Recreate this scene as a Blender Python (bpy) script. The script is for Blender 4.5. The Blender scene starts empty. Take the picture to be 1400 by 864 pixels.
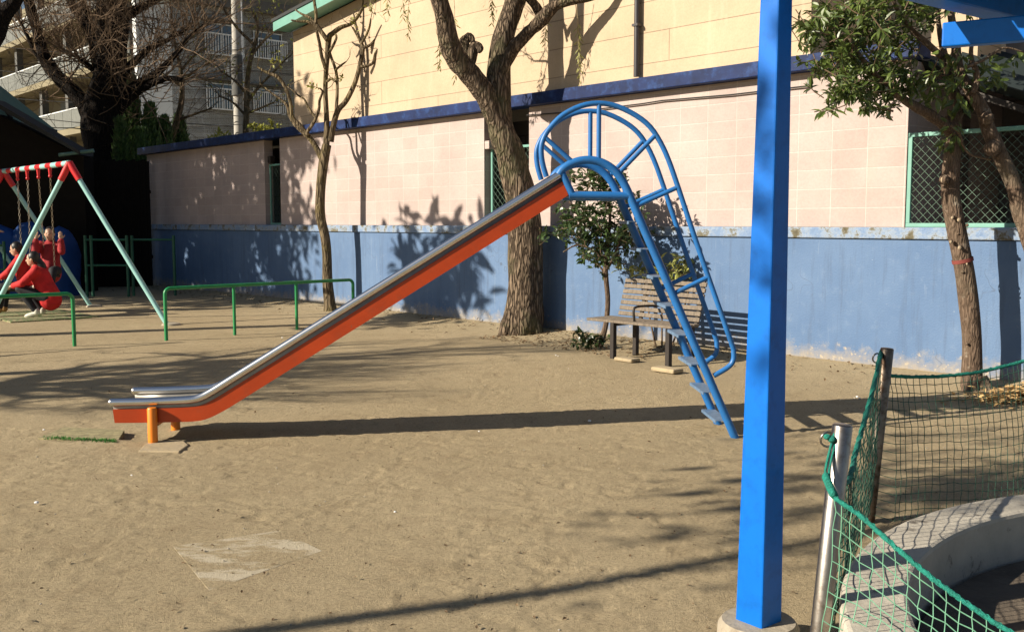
import bpy, math, random
import numpy as np
from mathutils import Vector, Matrix, noise as mnoise

R = math.radians
rng = random.Random(7)
scene = bpy.context.scene
col = scene.collection
V = Vector

# ------------------------------------------------------------------ camera maths
F = 1361.0; CX = 700.0; CY = 432.0; EYE = 1.5; PITCH = R(5.37)
cp, sp = math.cos(PITCH), math.sin(PITCH)

def ray(px, py):
    u = (px - CX) / F; v = (CY - py) / F
    return V((u, cp + sp * v, -sp + cp * v))

def at(px, py, Y):
    d = ray(px, py); k = Y / d.y
    return V((d.x * k, Y, EYE + d.z * k))

def gnd(px, py, z=0.0):
    d = ray(px, py); k = (z - EYE) / d.z
    return V((d.x * k, d.y * k, z))

# the long wall
_A = gnd(1220, 510); _B = gnd(240, 395)
WO = V((_A.x, _A.y, 0))
WAX = V((_B.x - _A.x, _B.y - _A.y, 0)).normalized()          # along the wall, to the far left
WN = V((-WAX.y, WAX.x, 0))
if WN.y > 0: WN = -WN                                        # towards the playground
WANG = math.atan2(WAX.y, WAX.x)

def W(t, d, z): return WO + WAX * t + WN * d + V((0, 0, z))
def wt(px, py=300, d=0.0):
    r = ray(px, py); o = V((0, 0, EYE)) - (WO + WN * d)
    k = -o.dot(WN) / r.dot(WN)
    return (V((0, 0, EYE)) + r * k - WO).dot(WAX)
def wz(px, py, d=0.0):
    r = ray(px, py); o = V((0, 0, EYE)) - (WO + WN * d)
    k = -o.dot(WN) / r.dot(WN)
    return EYE + r.z * k

# ------------------------------------------------------------------ tagging
def tag(o, label=None, cat=None, group=None, kind=None):
    if label: o['label'] = label
    if cat: o['category'] = cat
    if group: o['group'] = group
    if kind: o['kind'] = kind
    return o

def thing(name, label, cat, loc=(0, 0, 0), group=None, rz=0):
    o = bpy.data.objects.new(name, None); col.objects.link(o)
    o.location = loc; o.rotation_euler = (0, 0, rz); o.empty_display_size = .2
    return tag(o, label, cat, group)

# ------------------------------------------------------------------ mesh builder
class MB:
    def __init__(s): s.v = []; s.f = []
    def add(s, vs, fs):
        b = len(s.v); s.v.extend([tuple(p) for p in vs]); s.f.extend([tuple(i + b for i in f) for f in fs])
    def box(s, c, size, ax=None, ay=None):
        c = V(c); x = V(ax).normalized() if ax is not None else V((1, 0, 0))
        if ay is not None: y = V(ay).normalized()
        else: y = V((0, 0, 1)).cross(x).normalized()
        z = x.cross(y)
        hx, hy, hz = size[0] / 2, size[1] / 2, size[2] / 2
        vs = [c + x * (hx * i) + y * (hy * j) + z * (hz * k) for k in (-1, 1) for j in (-1, 1) for i in (-1, 1)]
        s.add(vs, [(0, 2, 3, 1), (4, 5, 7, 6), (0, 1, 5, 4), (2, 6, 7, 3), (0, 4, 6, 2), (1, 3, 7, 5)])
    def wbox(s, t0, t1, d0, d1, z0, z1):      # a box aligned with the long wall
        s.box(W((t0 + t1) / 2, (d0 + d1) / 2, (z0 + z1) / 2), (abs(t1 - t0), abs(d1 - d0), abs(z1 - z0)), WAX, -WN if False else WN)
    def bar(s, a, b, w, h=None, up=(0, 0, 1)):
        a, b = V(a), V(b); x = (b - a).normalized(); u = V(up)
        y = u.cross(x)
        if y.length < 1e-4: y = V((0, 1, 0)).cross(x)
        s.box((a + b) / 2, ((b - a).length, w, h or w), x, y.normalized())
    def prism(s, poly, vec):                   # planar polygon extruded by vec
        n = len(poly); vec = V(vec)
        vs = [V(p) for p in poly] + [V(p) + vec for p in poly]
        fs = [tuple(range(n))[::-1], tuple(range(n, 2 * n))]
        fs += [(i, (i + 1) % n, n + (i + 1) % n, n + i) for i in range(n)]
        s.add(vs, fs)
    def tube(s, pts, rad, n=10, cap=True, wob=0.0, wsc=3.0):
        pts = [V(p) for p in pts]; m = len(pts)
        if not hasattr(rad, '__len__'): rad = [rad] * m
        T = []
        for i in range(m):
            d = pts[min(i + 1, m - 1)] - pts[max(i - 1, 0)]
            T.append(d.normalized() if d.length > 1e-9 else V((0, 0, 1)))
        a = V((0, 0, 1)) if abs(T[0].z) < .9 else V((1, 0, 0))
        X = a.cross(T[0]).normalized(); vs = []
        for i in range(m):
            X = (X - T[i] * X.dot(T[i]))
            X = X.normalized() if X.length > 1e-6 else T[i].orthogonal().normalized()
            Y = T[i].cross(X)
            for k in range(n):
                an = 2 * math.pi * k / n
                dr = X * math.cos(an) + Y * math.sin(an); r = rad[i]
                p = pts[i] + dr * r
                if wob: p = pts[i] + dr * r * (1 + wob * mnoise.noise(V((p.x * wsc * 2.5, p.y * wsc * 2.5, p.z * wsc * .5))))
                vs.append(p)
        fs = []
        for i in range(m - 1):
            for k in range(n):
                k2 = (k + 1) % n
                fs.append((i * n + k, i * n + k2, (i + 1) * n + k2, (i + 1) * n + k))
        if cap: fs += [tuple(range(n))[::-1], tuple(range((m - 1) * n, m * n))]
        s.add(vs, fs)
    def ball(s, c, r, nu=12, nv=8, rot=None):
        c = V(c); r = r if hasattr(r, '__len__') else (r, r, r); vs = []; fs = []
        for j in range(nv + 1):
            th = math.pi * j / nv
            for i in range(nu):
                ph = 2 * math.pi * i / nu
                p = V((r[0] * math.sin(th) * math.cos(ph), r[1] * math.sin(th) * math.sin(ph), r[2] * math.cos(th)))
                if rot: p = rot @ p
                vs.append(c + p)
        for j in range(nv):
            for i in range(nu):
                i2 = (i + 1) % nu
                fs.append((j * nu + i, (j + 1) * nu + i, (j + 1) * nu + i2, j * nu + i2))
        s.add(vs, fs)
    def leaf(s, p, d, nrm, L, wd, fold=.25):   # a folded pointed leaf of four faces
        d = V(d).normalized(); nrm = V(nrm); sd = d.cross(nrm)
        if sd.length < 1e-4: sd = d.orthogonal()
        sd.normalize(); nn = sd.cross(d)
        p = V(p)
        m1 = p + d * L * .35 - nn * wd * .1; m2 = p + d * L * .7 - nn * L * .05; tip = p + d * L - nn * L * .14
        up = nn * wd * fold
        s.add([p, m1 + sd * wd * .5 + up, m1, m1 - sd * wd * .5 + up, m2 + sd * wd * .36 + up * .7, m2, m2 - sd * wd * .36 + up * .7, tip],
              [(0, 2, 1), (0, 3, 2), (1, 2, 5, 4), (2, 3, 6, 5), (4, 5, 7), (5, 6, 7)])
    def build(s, name, m, parent=None, smooth=False, bevel=0, auto=None):
        me = bpy.data.meshes.new(name)
        off = parent_world(parent)
        me.from_pydata([(p[0] - off.x, p[1] - off.y, p[2] - off.z) for p in s.v], [], s.f)
        me.materials.append(m)
        o = bpy.data.objects.new(name, me); col.objects.link(o)
        if parent: o.parent = parent
        if smooth:
            me.polygons.foreach_set('use_smooth', [True] * len(me.polygons))
        if auto:
            me.polygons.foreach_set('use_smooth', [True] * len(me.polygons))
            try: me.set_sharp_from_angle(angle=R(auto))
            except Exception: pass
        if bevel:
            b = o.modifiers.new('bevel', 'BEVEL'); b.width = bevel; b.segments = 2; b.limit_method = 'ANGLE'
        return o

def parent_world(p):
    off = V((0, 0, 0))
    while p is not None:
        off += V(p.location); p = p.parent
    return off

def copy_tree(o, parent=None):
    c = o.copy(); col.objects.link(c); c.parent = parent
    for ch in list(o.children): copy_tree(ch, c)
    return c

# ------------------------------------------------------------------ materials
def newmat(name):
    m = bpy.data.materials.new(name); m.use_nodes = True
    nt = m.node_tree; b = nt.nodes['Principled BSDF']
    return m, nt, b
def N(nt, kind, **kw):
    n = nt.nodes.new(kind)
    for k, v in kw.items():
        if k.startswith('i_'): n.inputs[k[2:].replace('_', ' ')].default_value = v
        else: setattr(n, k, v)
    return n
def rgba(c): return (c[0], c[1], c[2], 1)

def ramp(nt, fac, stops):
    r = nt.nodes.new('ShaderNodeValToRGB'); e = r.color_ramp.elements
    while len(e) < len(stops): e.new(.5)
    for k, (p, c) in enumerate(stops):
        e[k].position = p; e[k].color = rgba(c) if hasattr(c, '__len__') else (c, c, c, 1)
    nt.links.new(fac, r.inputs[0]); return r.outputs[0]
def mix(nt, a, b, fac, mode='MIX'):
    n = nt.nodes.new('ShaderNodeMix'); n.data_type = 'RGBA'; n.blend_type = mode
    for s, x in ((6, a), (7, b), (0, fac)):
        if isinstance(x, bpy.types.NodeSocket): nt.links.new(x, n.inputs[s])
        else: n.inputs[s].default_value = rgba(x) if hasattr(x, '__len__') else x
    return n.outputs[2]
def coords(nt, sc=(1, 1, 1), kind='Object'):
    tc = nt.nodes.new('ShaderNodeTexCoord'); mp = nt.nodes.new('ShaderNodeMapping')
    mp.inputs['Scale'].default_value = sc
    nt.links.new(tc.outputs[kind], mp.inputs[0]); return mp.outputs[0]
def noise_(nt, vec, scale, detail=4, rough=.6):
    n = N(nt, 'ShaderNodeTexNoise'); n.inputs['Scale'].default_value = scale
    n.inputs['Detail'].default_value = detail; n.inputs['Roughness'].default_value = rough
    nt.links.new(vec, n.inputs['Vector']); return n.outputs['Fac']
def bump(nt, b, h, strength, dist=.01):
    n = N(nt, 'ShaderNodeBump'); n.inputs['Strength'].default_value = strength; n.inputs['Distance'].default_value = dist
    nt.links.new(h, n.inputs['Height']); nt.links.new(n.outputs[0], b.inputs['Normal'])

def plain(name, c, rough=.6, metal=0.0, var=.15, vs=6, sc=(1, 1, 1), bs=0, bstr=.2, dirt_or_dapple=None, dfac=(.55, .75), coat=0.0, spec=.5, chip=None):
    """base colour with mottling, optional dirt/wear patches and bump"""
    m, nt, b = newmat(name)
    vec = coords(nt, sc)
    f = noise_(nt, vec, vs, 5)
    lo = [x * (1 - var) for x in c]; hi = [min(1, x * (1 + var)) for x in c]
    cc = ramp(nt, f, [(.3, lo), (.7, hi)])
    if dirt_or_dapple is not None:
        f2 = noise_(nt, vec, vs * 2.3, 8, .7)
        cc = mix(nt, cc, dirt_or_dapple, ramp(nt, f2, [(dfac[0], 0.0), (dfac[1], 1.0)]))
    if chip is not None:
        f3 = noise_(nt, coords(nt, (1, 1, .6)), chip[1], 10, .8)
        cc = mix(nt, cc, chip[0], ramp(nt, f3, [(chip[2], 0.0), (chip[2] + .015, .9)]))
    nt.links.new(cc, b.inputs['Base Color'])
    b.inputs['Roughness'].default_value = rough; b.inputs['Metallic'].default_value = metal
    b.inputs['Specular IOR Level'].default_value = spec
    b.inputs['Coat Weight'].default_value = coat
    if bs: bump(nt, b, noise_(nt, vec, bs, 5), bstr)
    return m

def wallcoords(nt):
    """vector (distance along the wall, height, depth) from the real position"""
    g = N(nt, 'ShaderNodeNewGeometry')
    sub = N(nt, 'ShaderNodeVectorMath', operation='SUBTRACT'); sub.inputs[1].default_value = WO
    nt.links.new(g.outputs['Position'], sub.inputs[0])
    d1 = N(nt, 'ShaderNodeVectorMath', operation='DOT_PRODUCT'); d1.inputs[1].default_value = WAX
    d2 = N(nt, 'ShaderNodeVectorMath', operation='DOT_PRODUCT'); d2.inputs[1].default_value = WN
    nt.links.new(sub.outputs[0], d1.inputs[0]); nt.links.new(sub.outputs[0], d2.inputs[0])
    sx = N(nt, 'ShaderNodeSeparateXYZ'); nt.links.new(sub.outputs[0], sx.inputs[0])
    cb = N(nt, 'ShaderNodeCombineXYZ')
    nt.links.new(d1.outputs['Value'], cb.inputs[0]); nt.links.new(sx.outputs[2], cb.inputs[1]); nt.links.new(d2.outputs['Value'], cb.inputs[2])
    return cb.outputs[0], sx.outputs[2]

def brickmat(name, c1, c2, mortar, bw, rh, ms=.008, offs=0.0, mstr=.6, zoff=0.0, rough=.85, stain=None):
    m, nt, b = newmat(name)
    vec, z = wallcoords(nt)
    mp = N(nt, 'ShaderNodeMapping'); mp.inputs['Location'].default_value = (0, -zoff, 0); nt.links.new(vec, mp.inputs[0])
    br = N(nt, 'ShaderNodeTexBrick'); br.offset = offs; br.squash = 1
    br.inputs['Scale'].default_value = 1; br.inputs['Brick Width'].default_value = bw; br.inputs['Row Height'].default_value = rh
    br.inputs['Mortar Size'].default_value = ms; br.inputs['Mortar Smooth'].default_value = .3; br.inputs['Bias'].default_value = 0
    br.inputs['Color1'].default_value = rgba(c1); br.inputs['Color2'].default_value = rgba(c2); br.inputs['Mortar'].default_value = rgba(mortar)
    nt.links.new(mp.outputs[0], br.inputs[0])
    n1 = noise_(nt, vec, 1.3, 6, .65); n2 = noise_(nt, vec, 45, 3)
    c = mix(nt, br.outputs[0], ramp(nt, n1, [(.25, .78), (.7, 1.0)]), 1.0, 'MULTIPLY')
    c = mix(nt, c, ramp(nt, n2, [(.3, .9), (.6, 1.0)]), 1.0, 'MULTIPLY')
    if stain:
        mp2 = N(nt, 'ShaderNodeMapping'); mp2.inputs['Scale'].default_value = (5, .6, 1); nt.links.new(vec, mp2.inputs[0])
        n3 = noise_(nt, mp2.outputs[0], 1.2, 6, .7)
        c = mix(nt, c, stain, ramp(nt, n3, [(.54, 0.0), (.8, .6)]))
    nt.links.new(c, b.inputs['Base Color']); b.inputs['Roughness'].default_value = rough
    inv = N(nt, 'ShaderNodeMath', operation='MULTIPLY_ADD'); inv.inputs[1].default_value = -1.0; inv.inputs[2].default_value = 1.0
    nt.links.new(br.outputs['Fac'], inv.inputs[0])
    ad = N(nt, 'ShaderNodeMath', operation='MULTIPLY_ADD'); ad.inputs[1].default_value = .35
    nt.links.new(n2, ad.inputs[0]); nt.links.new(inv.outputs[0], ad.inputs[2])
    bump(nt, b, ad.outputs[0], mstr, .008)
    return m

M = {}
M['pink'] = brickmat('pink_block', (.47, .375, .345), (.52, .42, .39), (.58, .495, .46), .40, .2, .007, 0.0, .5, 1.45, stain=(.45, .37, .32))
M['siding'] = brickmat('beige_siding', (.545, .415, .28), (.575, .44, .30), (.29, .22, .15), 3.0, .37, .006, .5, .5, .1, stain=(.6, .5, .36))
M['shade_block'] = brickmat('shaded_block', (.20, .17, .16), (.22, .19, .18), (.13, .11, .10), .80, .4, .012, .5, .6, .05, stain=(.1, .09, .08))  # shade of the recesses put into the block colours

def bluewall():
    m, nt, b = newmat('blue_painted_concrete')
    vec, z = wallcoords(nt)
    n1 = noise_(nt, vec, .9, 6, .6); n2 = noise_(nt, vec, 7, 8, .75); n3 = noise_(nt, vec, 60, 3)
    c = ramp(nt, n1, [(.3, (.072, .138, .27)), (.7, (.118, .195, .335))])
    c = mix(nt, c, (.24, .31, .42), ramp(nt, n2, [(.54, 0.0), (.8, .35)]))          # chalky scuffs
    # vertical runs
    mp = N(nt, 'ShaderNodeMapping'); mp.inputs['Scale'].default_value = (6, .5, 1); nt.links.new(vec, mp.inputs[0])
    n4 = noise_(nt, mp.outputs[0], 1.5, 6, .7)
    c = mix(nt, c, (.06, .09, .15), ramp(nt, n4, [(.52, 0.0), (.78, .75)])); c = mix(nt, c, (.30, .36, .44), ramp(nt, n4, [(.26, .4), (.40, 0.0)]))
    # splashed earth and peeled paint low down
    zz = N(nt, 'ShaderNodeMath', operation='MULTIPLY_ADD'); zz.inputs[1].default_value = -1.7; zz.inputs[2].default_value = .42
    nt.links.new(z, zz.inputs[0])
    su = N(nt, 'ShaderNodeMath', operation='ADD'); nt.links.new(zz.outputs[0], su.inputs[0]); nt.links.new(n2, su.inputs[1])
    c = mix(nt, c, (.33, .28, .21), ramp(nt, su.outputs[0], [(.52, 0.0), (.9, .9)]))
    n7 = noise_(nt, vec, 16, 5, .6); c = mix(nt, c, (.38, .33, .26), mix(nt, (0, 0, 0), ramp(nt, n7, [(.60, 0.0), (.63, 1.0)]), ramp(nt, su.outputs[0], [(.5, 0.0), (.62, .9)])))
    mp3 = N(nt, 'ShaderNodeMapping'); mp3.inputs['Scale'].default_value = (2.2, 7, 1); mp3.inputs['Rotation'].default_value = (0, 0, .5); nt.links.new(vec, mp3.inputs[0])
    n8 = noise_(nt, mp3.outputs[0], 2.0, 10, .85)
    c = mix(nt, c, (.42, .48, .54), ramp(nt, n8, [(.63, 0.0), (.66, .55)]))
    # fine cracks
    vo = N(nt, 'ShaderNodeTexVoronoi', feature='DISTANCE_TO_EDGE'); vo.inputs['Scale'].default_value = .7
    wv = N(nt, 'ShaderNodeVectorMath', operation='ADD'); nt.links.new(vec, wv.inputs[0])
    nn = N(nt, 'ShaderNodeTexNoise'); nn.inputs['Scale'].default_value = 3; nt.links.new(vec, nn.inputs['Vector'])
    nt.links.new(nn.outputs['Color'], wv.inputs[1]); nt.links.new(wv.outputs[0], vo.inputs['Vector'])
    crack = ramp(nt, vo.outputs['Distance'], [(0.0, 1.0), (.006, 0.0)])
    c = mix(nt, c, (.06, .08, .12), mix(nt, (0, 0, 0), crack, ramp(nt, n1, [(.5, 0.0), (.6, .7)])))
    nt.links.new(c, b.inputs['Base Color']); b.inputs['Roughness'].default_value = .75
    ad = N(nt, 'ShaderNodeMath', operation='ADD'); nt.links.new(n2, ad.inputs[0]); nt.links.new(n3, ad.inputs[1])
    bump(nt, b, ad.outputs[0], .35, .01)
    return m
M['bluewall'] = bluewall()

def coping():
    m, nt, b = newmat('mossy_coping')
    vec, z = wallcoords(nt)
    n2 = noise_(nt, vec, 5, 8, .75)
    c = ramp(nt, n2, [(.42, (.17, .25, .40)), (.52, (.27, .33, .42)), (.58, (.15, .135, .09)), (.68, (.08, .07, .045))])
    nt.links.new(c, b.inputs['Base Color']); b.inputs['Roughness'].default_value = .9
    bump(nt, b, noise_(nt, vec, 25, 6), .6, .02)
    return m
M['coping'] = coping()

def groundmat(name='sandy_earth', smear=False):
    m, nt, b = newmat(name)
    vec = coords(nt)
    n1 = noise_(nt, vec, .35, 5, .6); n2 = noise_(nt, vec, 3.2, 8, .7); n3 = noise_(nt, vec, 55, 6, .75); n4 = noise_(nt, vec, 220, 3, .8)
    c = ramp(nt, n1, [(.3, (.43, .34, .208)), (.7, (.53, .425, .268))])
    c = mix(nt, c, (.36, .275, .165), ramp(nt, n2, [(.5, 0.0), (.72, .7)]))
    c = mix(nt, c, ramp(nt, n3, [(.3, .62), (.52, 1.0), (.75, 1.14)]), 1.0, 'MULTIPLY')
    c = mix(nt, c, ramp(nt, n4, [(.3, .8), (.6, 1.05)]), 1.0, 'MULTIPLY')
    if smear:
        n9 = noise_(nt, coords(nt, (1, 2.6, 1)), 3.2, 6, .65); c = mix(nt, c, (.62, .54, .40), ramp(nt, n9, [(.46, 0.0), (.56, .9)]))
    vo = N(nt, 'ShaderNodeTexVoronoi'); vo.inputs['Scale'].default_value = 9; nt.links.new(vec, vo.inputs['Vector'])
    c = mix(nt, c, (.10, .075, .05), ramp(nt, vo.outputs['Distance'], [(.035, .85), (.06, 0.0)]))
    nt.links.new(c, b.inputs['Base Color']); b.inputs['Roughness'].default_value = .95
    b.inputs['Specular IOR Level'].default_value = .15
    ad = N(nt, 'ShaderNodeMath', operation='MULTIPLY_ADD'); ad.inputs[1].default_value = .5
    nt.links.new(n4, ad.inputs[0]); nt.links.new(n3, ad.inputs[2])
    bump(nt, b, ad.outputs[0], .8, .018)
    return m
M['ground'] = groundmat(); M['slab_dust'] = groundmat('dusty_slab_earth', True)

def barkmat(name, dark, light, moss=None, sc=1.0, lichen=None, bst=.9):
    m, nt, b = newmat(name)
    vec = coords(nt, (14 * sc, 14 * sc, 2.6 * sc))
    vec2 = coords(nt)
    wn = N(nt, 'ShaderNodeTexNoise'); wn.inputs['Scale'].default_value = 1.2; nt.links.new(vec, wn.inputs['Vector'])
    mad = N(nt, 'ShaderNodeVectorMath', operation='MULTIPLY_ADD'); mad.inputs[1].default_value = (1.3, 1.3, 1.3)
    nt.links.new(wn.outputs['Color'], mad.inputs[0]); nt.links.new(vec, mad.inputs[2])
    vo = N(nt, 'ShaderNodeTexVoronoi', feature='DISTANCE_TO_EDGE'); vo.inputs['Scale'].default_value = 1.6
    nt.links.new(mad.outputs[0], vo.inputs['Vector'])
    h = ramp(nt, vo.outputs['Distance'], [(0.0, 0.0), (.28, 1.0)])
    n = noise_(nt, vec, 3, 6, .7)
    c = mix(nt, dark, light, h)
    c = mix(nt, c, ramp(nt, n, [(.3, .55), (.7, 1.15)]), 1.0, 'MULTIPLY')
    if moss is not None:
        n2 = noise_(nt, vec2, 2.2, 6, .65)
        c = mix(nt, c, moss, ramp(nt, n2, [(.5, 0.0), (.68, .55)]))
    if lichen is not None:
        n5 = noise_(nt, vec2, 9, 6, .7)
        c = mix(nt, c, lichen, ramp(nt, n5, [(.6, 0.0), (.7, .7)]))
    nt.links.new(c, b.inputs['Base Color']); b.inputs['Roughness'].default_value = .95
    b.inputs['Specular IOR Level'].default_value = .2
    ad = N(nt, 'ShaderNodeMath', operation='MULTIPLY_ADD'); ad.inputs[1].default_value = .5
    nt.links.new(n, ad.inputs[0]); nt.links.new(h, ad.inputs[2])
    bump(nt, b, ad.outputs[0], bst, .03)
    return m
M['bark_big'] = barkmat('furrowed_bark', (.05, .035, .024), (.27, .20, .14), (.14, .15, .07))
M['bark_pruned'] = barkmat('smooth_bark', (.10, .075, .045), (.24, .185, .115), (.20, .16, .05), .8)
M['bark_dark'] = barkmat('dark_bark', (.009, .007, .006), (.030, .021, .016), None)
M['bark_right'] = barkmat('brown_bark', (.11, .075, .052), (.20, .14, .10), (.2, .17, .12), 1.6, (.38, .32, .25), .45)
M['twig'] = plain('twig', (.13, .085, .05), .9)
M['twig_brown'] = plain('twig_brown', (.19, .125, .075), .9)
M['twig_pale'] = plain('twig_pale', (.40, .31, .19), .9)

def leafmat(name, a, b_, rough=.45, sc=5, trans=.12):
    m, nt, b = newmat(name)
    vec = coords(nt)
    vo = N(nt, 'ShaderNodeTexWhiteNoise', noise_dimensions='3D')
    sn = N(nt, 'ShaderNodeVectorMath', operation='SNAP'); sn.inputs[1].default_value = (.055, .055, .055)
    nt.links.new(vec, sn.inputs[0]); nt.links.new(sn.outputs[0], vo.inputs['Vector'])
    f = noise_(nt, vec, sc, 3)
    ad = N(nt, 'ShaderNodeMath', operation='MULTIPLY_ADD'); ad.inputs[1].default_value = .45
    nt.links.new(vo.outputs['Value'], ad.inputs[0]); nt.links.new(f, ad.inputs[2])
    nt.links.new(ramp(nt, ad.outputs[0], [(.4, a), (1.0, b_)]), b.inputs['Base Color'])
    b.inputs['Roughness'].default_value = rough
    b.inputs['Transmission Weight'].default_value = 0
    b.inputs['Subsurface Weight'].default_value = 0
    tr = N(nt, 'ShaderNodeBsdfTranslucent'); tr.inputs['Color'].default_value = rgba([min(1, x * 1.6) for x in b_])
    ms = N(nt, 'ShaderNodeMixShader'); ms.inputs[0].default_value = trans
    out = nt.nodes['Material Output']
    nt.links.new(b.outputs[0], ms.inputs[1]); nt.links.new(tr.outputs[0], ms.inputs[2]); nt.links.new(ms.outputs[0], out.inputs[0])
    return m
M['leaf_right'] = leafmat('loquat_leaf', (.024, .046, .010), (.12, .165, .035), .38)
M['leaf_camellia'] = leafmat('camellia_leaf', (.015, .032, .012), (.07, .115, .035), .32)
M['leaf_varieg'] = leafmat('variegated_leaf', (.10, .13, .03), (.42, .42, .12), .4)
M['leaf_willow'] = leafmat('willow_leaf', (.20, .21, .06), (.38, .36, .12), .5)
M['leaf_yellow'] = leafmat('sparse_leaf', (.17, .19, .03), (.34, .33, .06), .5)
M['leaf_conifer'] = leafmat('cypress', (.015, .04, .01), (.09, .16, .035), .6)
M['leaf_dark'] = leafmat('dark_evergreen', (.006, .012, .005), (.02, .035, .012), .6, trans=.03)
M['leaf_fallen'] = leafmat('fallen_leaf', (.28, .16, .06), (.58, .40, .18), .7)
M['leaf_brown'] = leafmat('brown_leaf', (.06, .04, .02), (.22, .14, .07), .8)

M['slide_blue'] = plain('slide_blue_paint', (.018, .145, .42), .42, 0, .12, 9, bs=60, bstr=.03, dirt_or_dapple=(.06, .13, .26), dfac=(.55, .75), chip=((.13, .10, .09), 14, .655))
M['tread'] = plain('worn_tread', (.13, .21, .33), .55, .2, .25, 20, dirt_or_dapple=(.04, .17, .42), dfac=(.6, .68))
M['orange'] = plain('orange_paint', (.40, .042, .003), .42, 0, .12, 5, bs=20, bstr=.05, dirt_or_dapple=(.30, .05, .015), dfac=(.55, .8), chip=((.16, .08, .045), 7, .64))
M['orange_bright'] = plain('orange_post_paint', (.80, .22, .012), .42, 0, .08, 5)
M['steel'] = plain('polished_steel', (.66, .66, .67), .24, 1.0, .08, 4, (1, 1, 1))
M['steel_band'] = plain('dull_steel', (.30, .28, .25), .5, .7, .2, 6)
M['pole'] = plain('stainless_pole', (.32, .295, .27), .38, 1.0, .2, 9, bs=25, bstr=.08, dirt_or_dapple=(.16, .12, .09), dfac=(.52, .72))
M['pole_rusty'] = plain('stained_pole', (.20, .165, .13), .42, .9, .3, 9, bs=25, bstr=.1, dirt_or_dapple=(.09, .055, .035), dfac=(.45, .62))
M['post_blue'] = plain('gloss_blue_paint', (.0, .135, .56), .42, 0, .05, 5, bs=30, bstr=.04, dirt_or_dapple=(.0, .095, .40), dfac=(.5, .75), spec=.3, chip=((.10, .06, .04), 9, .655))
M['concrete'] = plain('concrete', (.36, .31, .235), .9, 0, .2, 5, bs=40, bstr=.5, dirt_or_dapple=(.22, .18, .13), dfac=(.55, .72))
M['footing'] = plain('earthy_concrete', (.36, .29, .19), .95, 0, .25, 9, bs=40, bstr=.6, dirt_or_dapple=(.42, .33, .20), dfac=(.4, .6))
M['concrete_grey'] = plain('grey_concrete', (.46, .42, .35), .9, 0, .18, 4, bs=45, bstr=.45, dirt_or_dapple=(.13, .11, .09), dfac=(.58, .7))
M['concrete_pale'] = plain('pale_concrete', (.62, .55, .44), .9, 0, .12, 6, bs=40, bstr=.4)
M['sand_dark'] = plain('dappled_shade_sand', (.12, .095, .07), .95, 0, .4, 4, bs=30, bstr=.8, dirt_or_dapple=(.30, .25, .19), dfac=(.62, .72))  # dark base and pale patches paint the trees' dappled shade into the sand
M['slab'] = plain('dusty_slab', (.35, .285, .18), .95, 0, .15, 2.6, (1, 2.6, 1), bs=50, bstr=.4, dirt_or_dapple=(.58, .51, .38), dfac=(.52, .62))
M['green_rail'] = plain('green_paint', (.015, .24, .075), .4, 0, .1, 6)
M['mint'] = plain('mint_paint', (.15, .34, .28), .45, 0, .08, 6)
M['mint_mesh'] = plain('mint_mesh', (.13, .20, .15), .5, 0, .1, 6)
M['swing_mint'] = plain('swing_mint', (.30, .56, .54), .4, 0, .06, 6)
M['swing_red'] = plain('swing_red', (.55, .015, .02), .4, 0, .06, 6)
M['chain'] = plain('chain_metal', (.40, .35, .28), .4, .8, .2, 20)
M['rubber'] = plain('rubber', (.02, .02, .02), .7)
M['fence_green'] = plain('dark_green_fence', (.01, .10, .055), .5)
M['beam_blue'] = plain('blue_beam', (.006, .018, .08), .6, 0, .4, 3, (1, 1, 1), bs=12, bstr=.2, spec=.25, dirt_or_dapple=(.02, .06, .20), dfac=(.5, .7))  # brighter patches paint sunlit mottling onto the navy
M['rope'] = plain('green_rope', (.008, .20, .15), .8, 0, .3, 60, bs=150, bstr=.8)
M['net_dark'] = plain('net_cord', (.02, .075, .05), .85, 0, .3, 30)
M['net_pale'] = plain('net_cord_bleached', (.13, .31, .20), .85, 0, .25, 30)
M['wood'] = plain('weathered_wood', (.18, .145, .11), .85, 0, .35, 3, (14, 14, 2), bs=25, bstr=.5)
M['iron'] = plain('dark_iron', (.035, .028, .024), .6, .3, .2)
M['dark_wall'] = plain('shade_black_boards', (.014, .012, .010), .95, spec=.1)  # near-black base stands in for the deep shade of the far left corner
M['roof_green'] = plain('green_sheet_roof', (.10, .19, .155), .5, .1, .1)
M['roof_dark'] = plain('dark_sheet_roof', (.013, .015, .015), .6)
M['corrug'] = plain('corrugated_sheet', (.012, .019, .019), .55, .0, .15)
M['tarp'] = plain('blue_tarp', (.008, .06, .24), .5, 0, .2, 3, bs=5, bstr=.5)
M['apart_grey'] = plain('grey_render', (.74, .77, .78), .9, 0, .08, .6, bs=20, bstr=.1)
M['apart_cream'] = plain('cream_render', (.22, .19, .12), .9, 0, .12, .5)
M['apart_dark'] = plain('dark_band', (.10, .10, .095), .9)
M['panel_grey'] = plain('balcony_panel', (.15, .155, .14), .5)
M['white_metal'] = plain('white_rail', (.68, .70, .70), .4)
M['pipe_white'] = plain('white_pipe', (.70, .70, .68), .4)
M['pipe_dark'] = plain('dark_pipe', (.035, .03, .035), .45)
M['pole_conc'] = plain('utility_pole', (.40, .38, .34), .85, 0, .12, 3)
M['wire'] = plain('wire', (.02, .02, .02), .6)
M['white_bits'] = plain('litter_white', (.75, .74, .72), .8)
M['turf'] = plain('worn_turf', (.30, .26, .14), .95, 0, .4, 20, bs=80, bstr=.8)
M['mat_green'] = plain('mat_green', (.11, .17, .06), .95, 0, .4, 9, dirt_or_dapple=(.40, .31, .19), dfac=(.45, .6))
M['turf_green'] = plain('turf_green', (.05, .20, .03), .95, 0, .3, 30)
M['pebble'] = plain('pebble', (.36, .32, .26), .9, 0, .3, 12)
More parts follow.
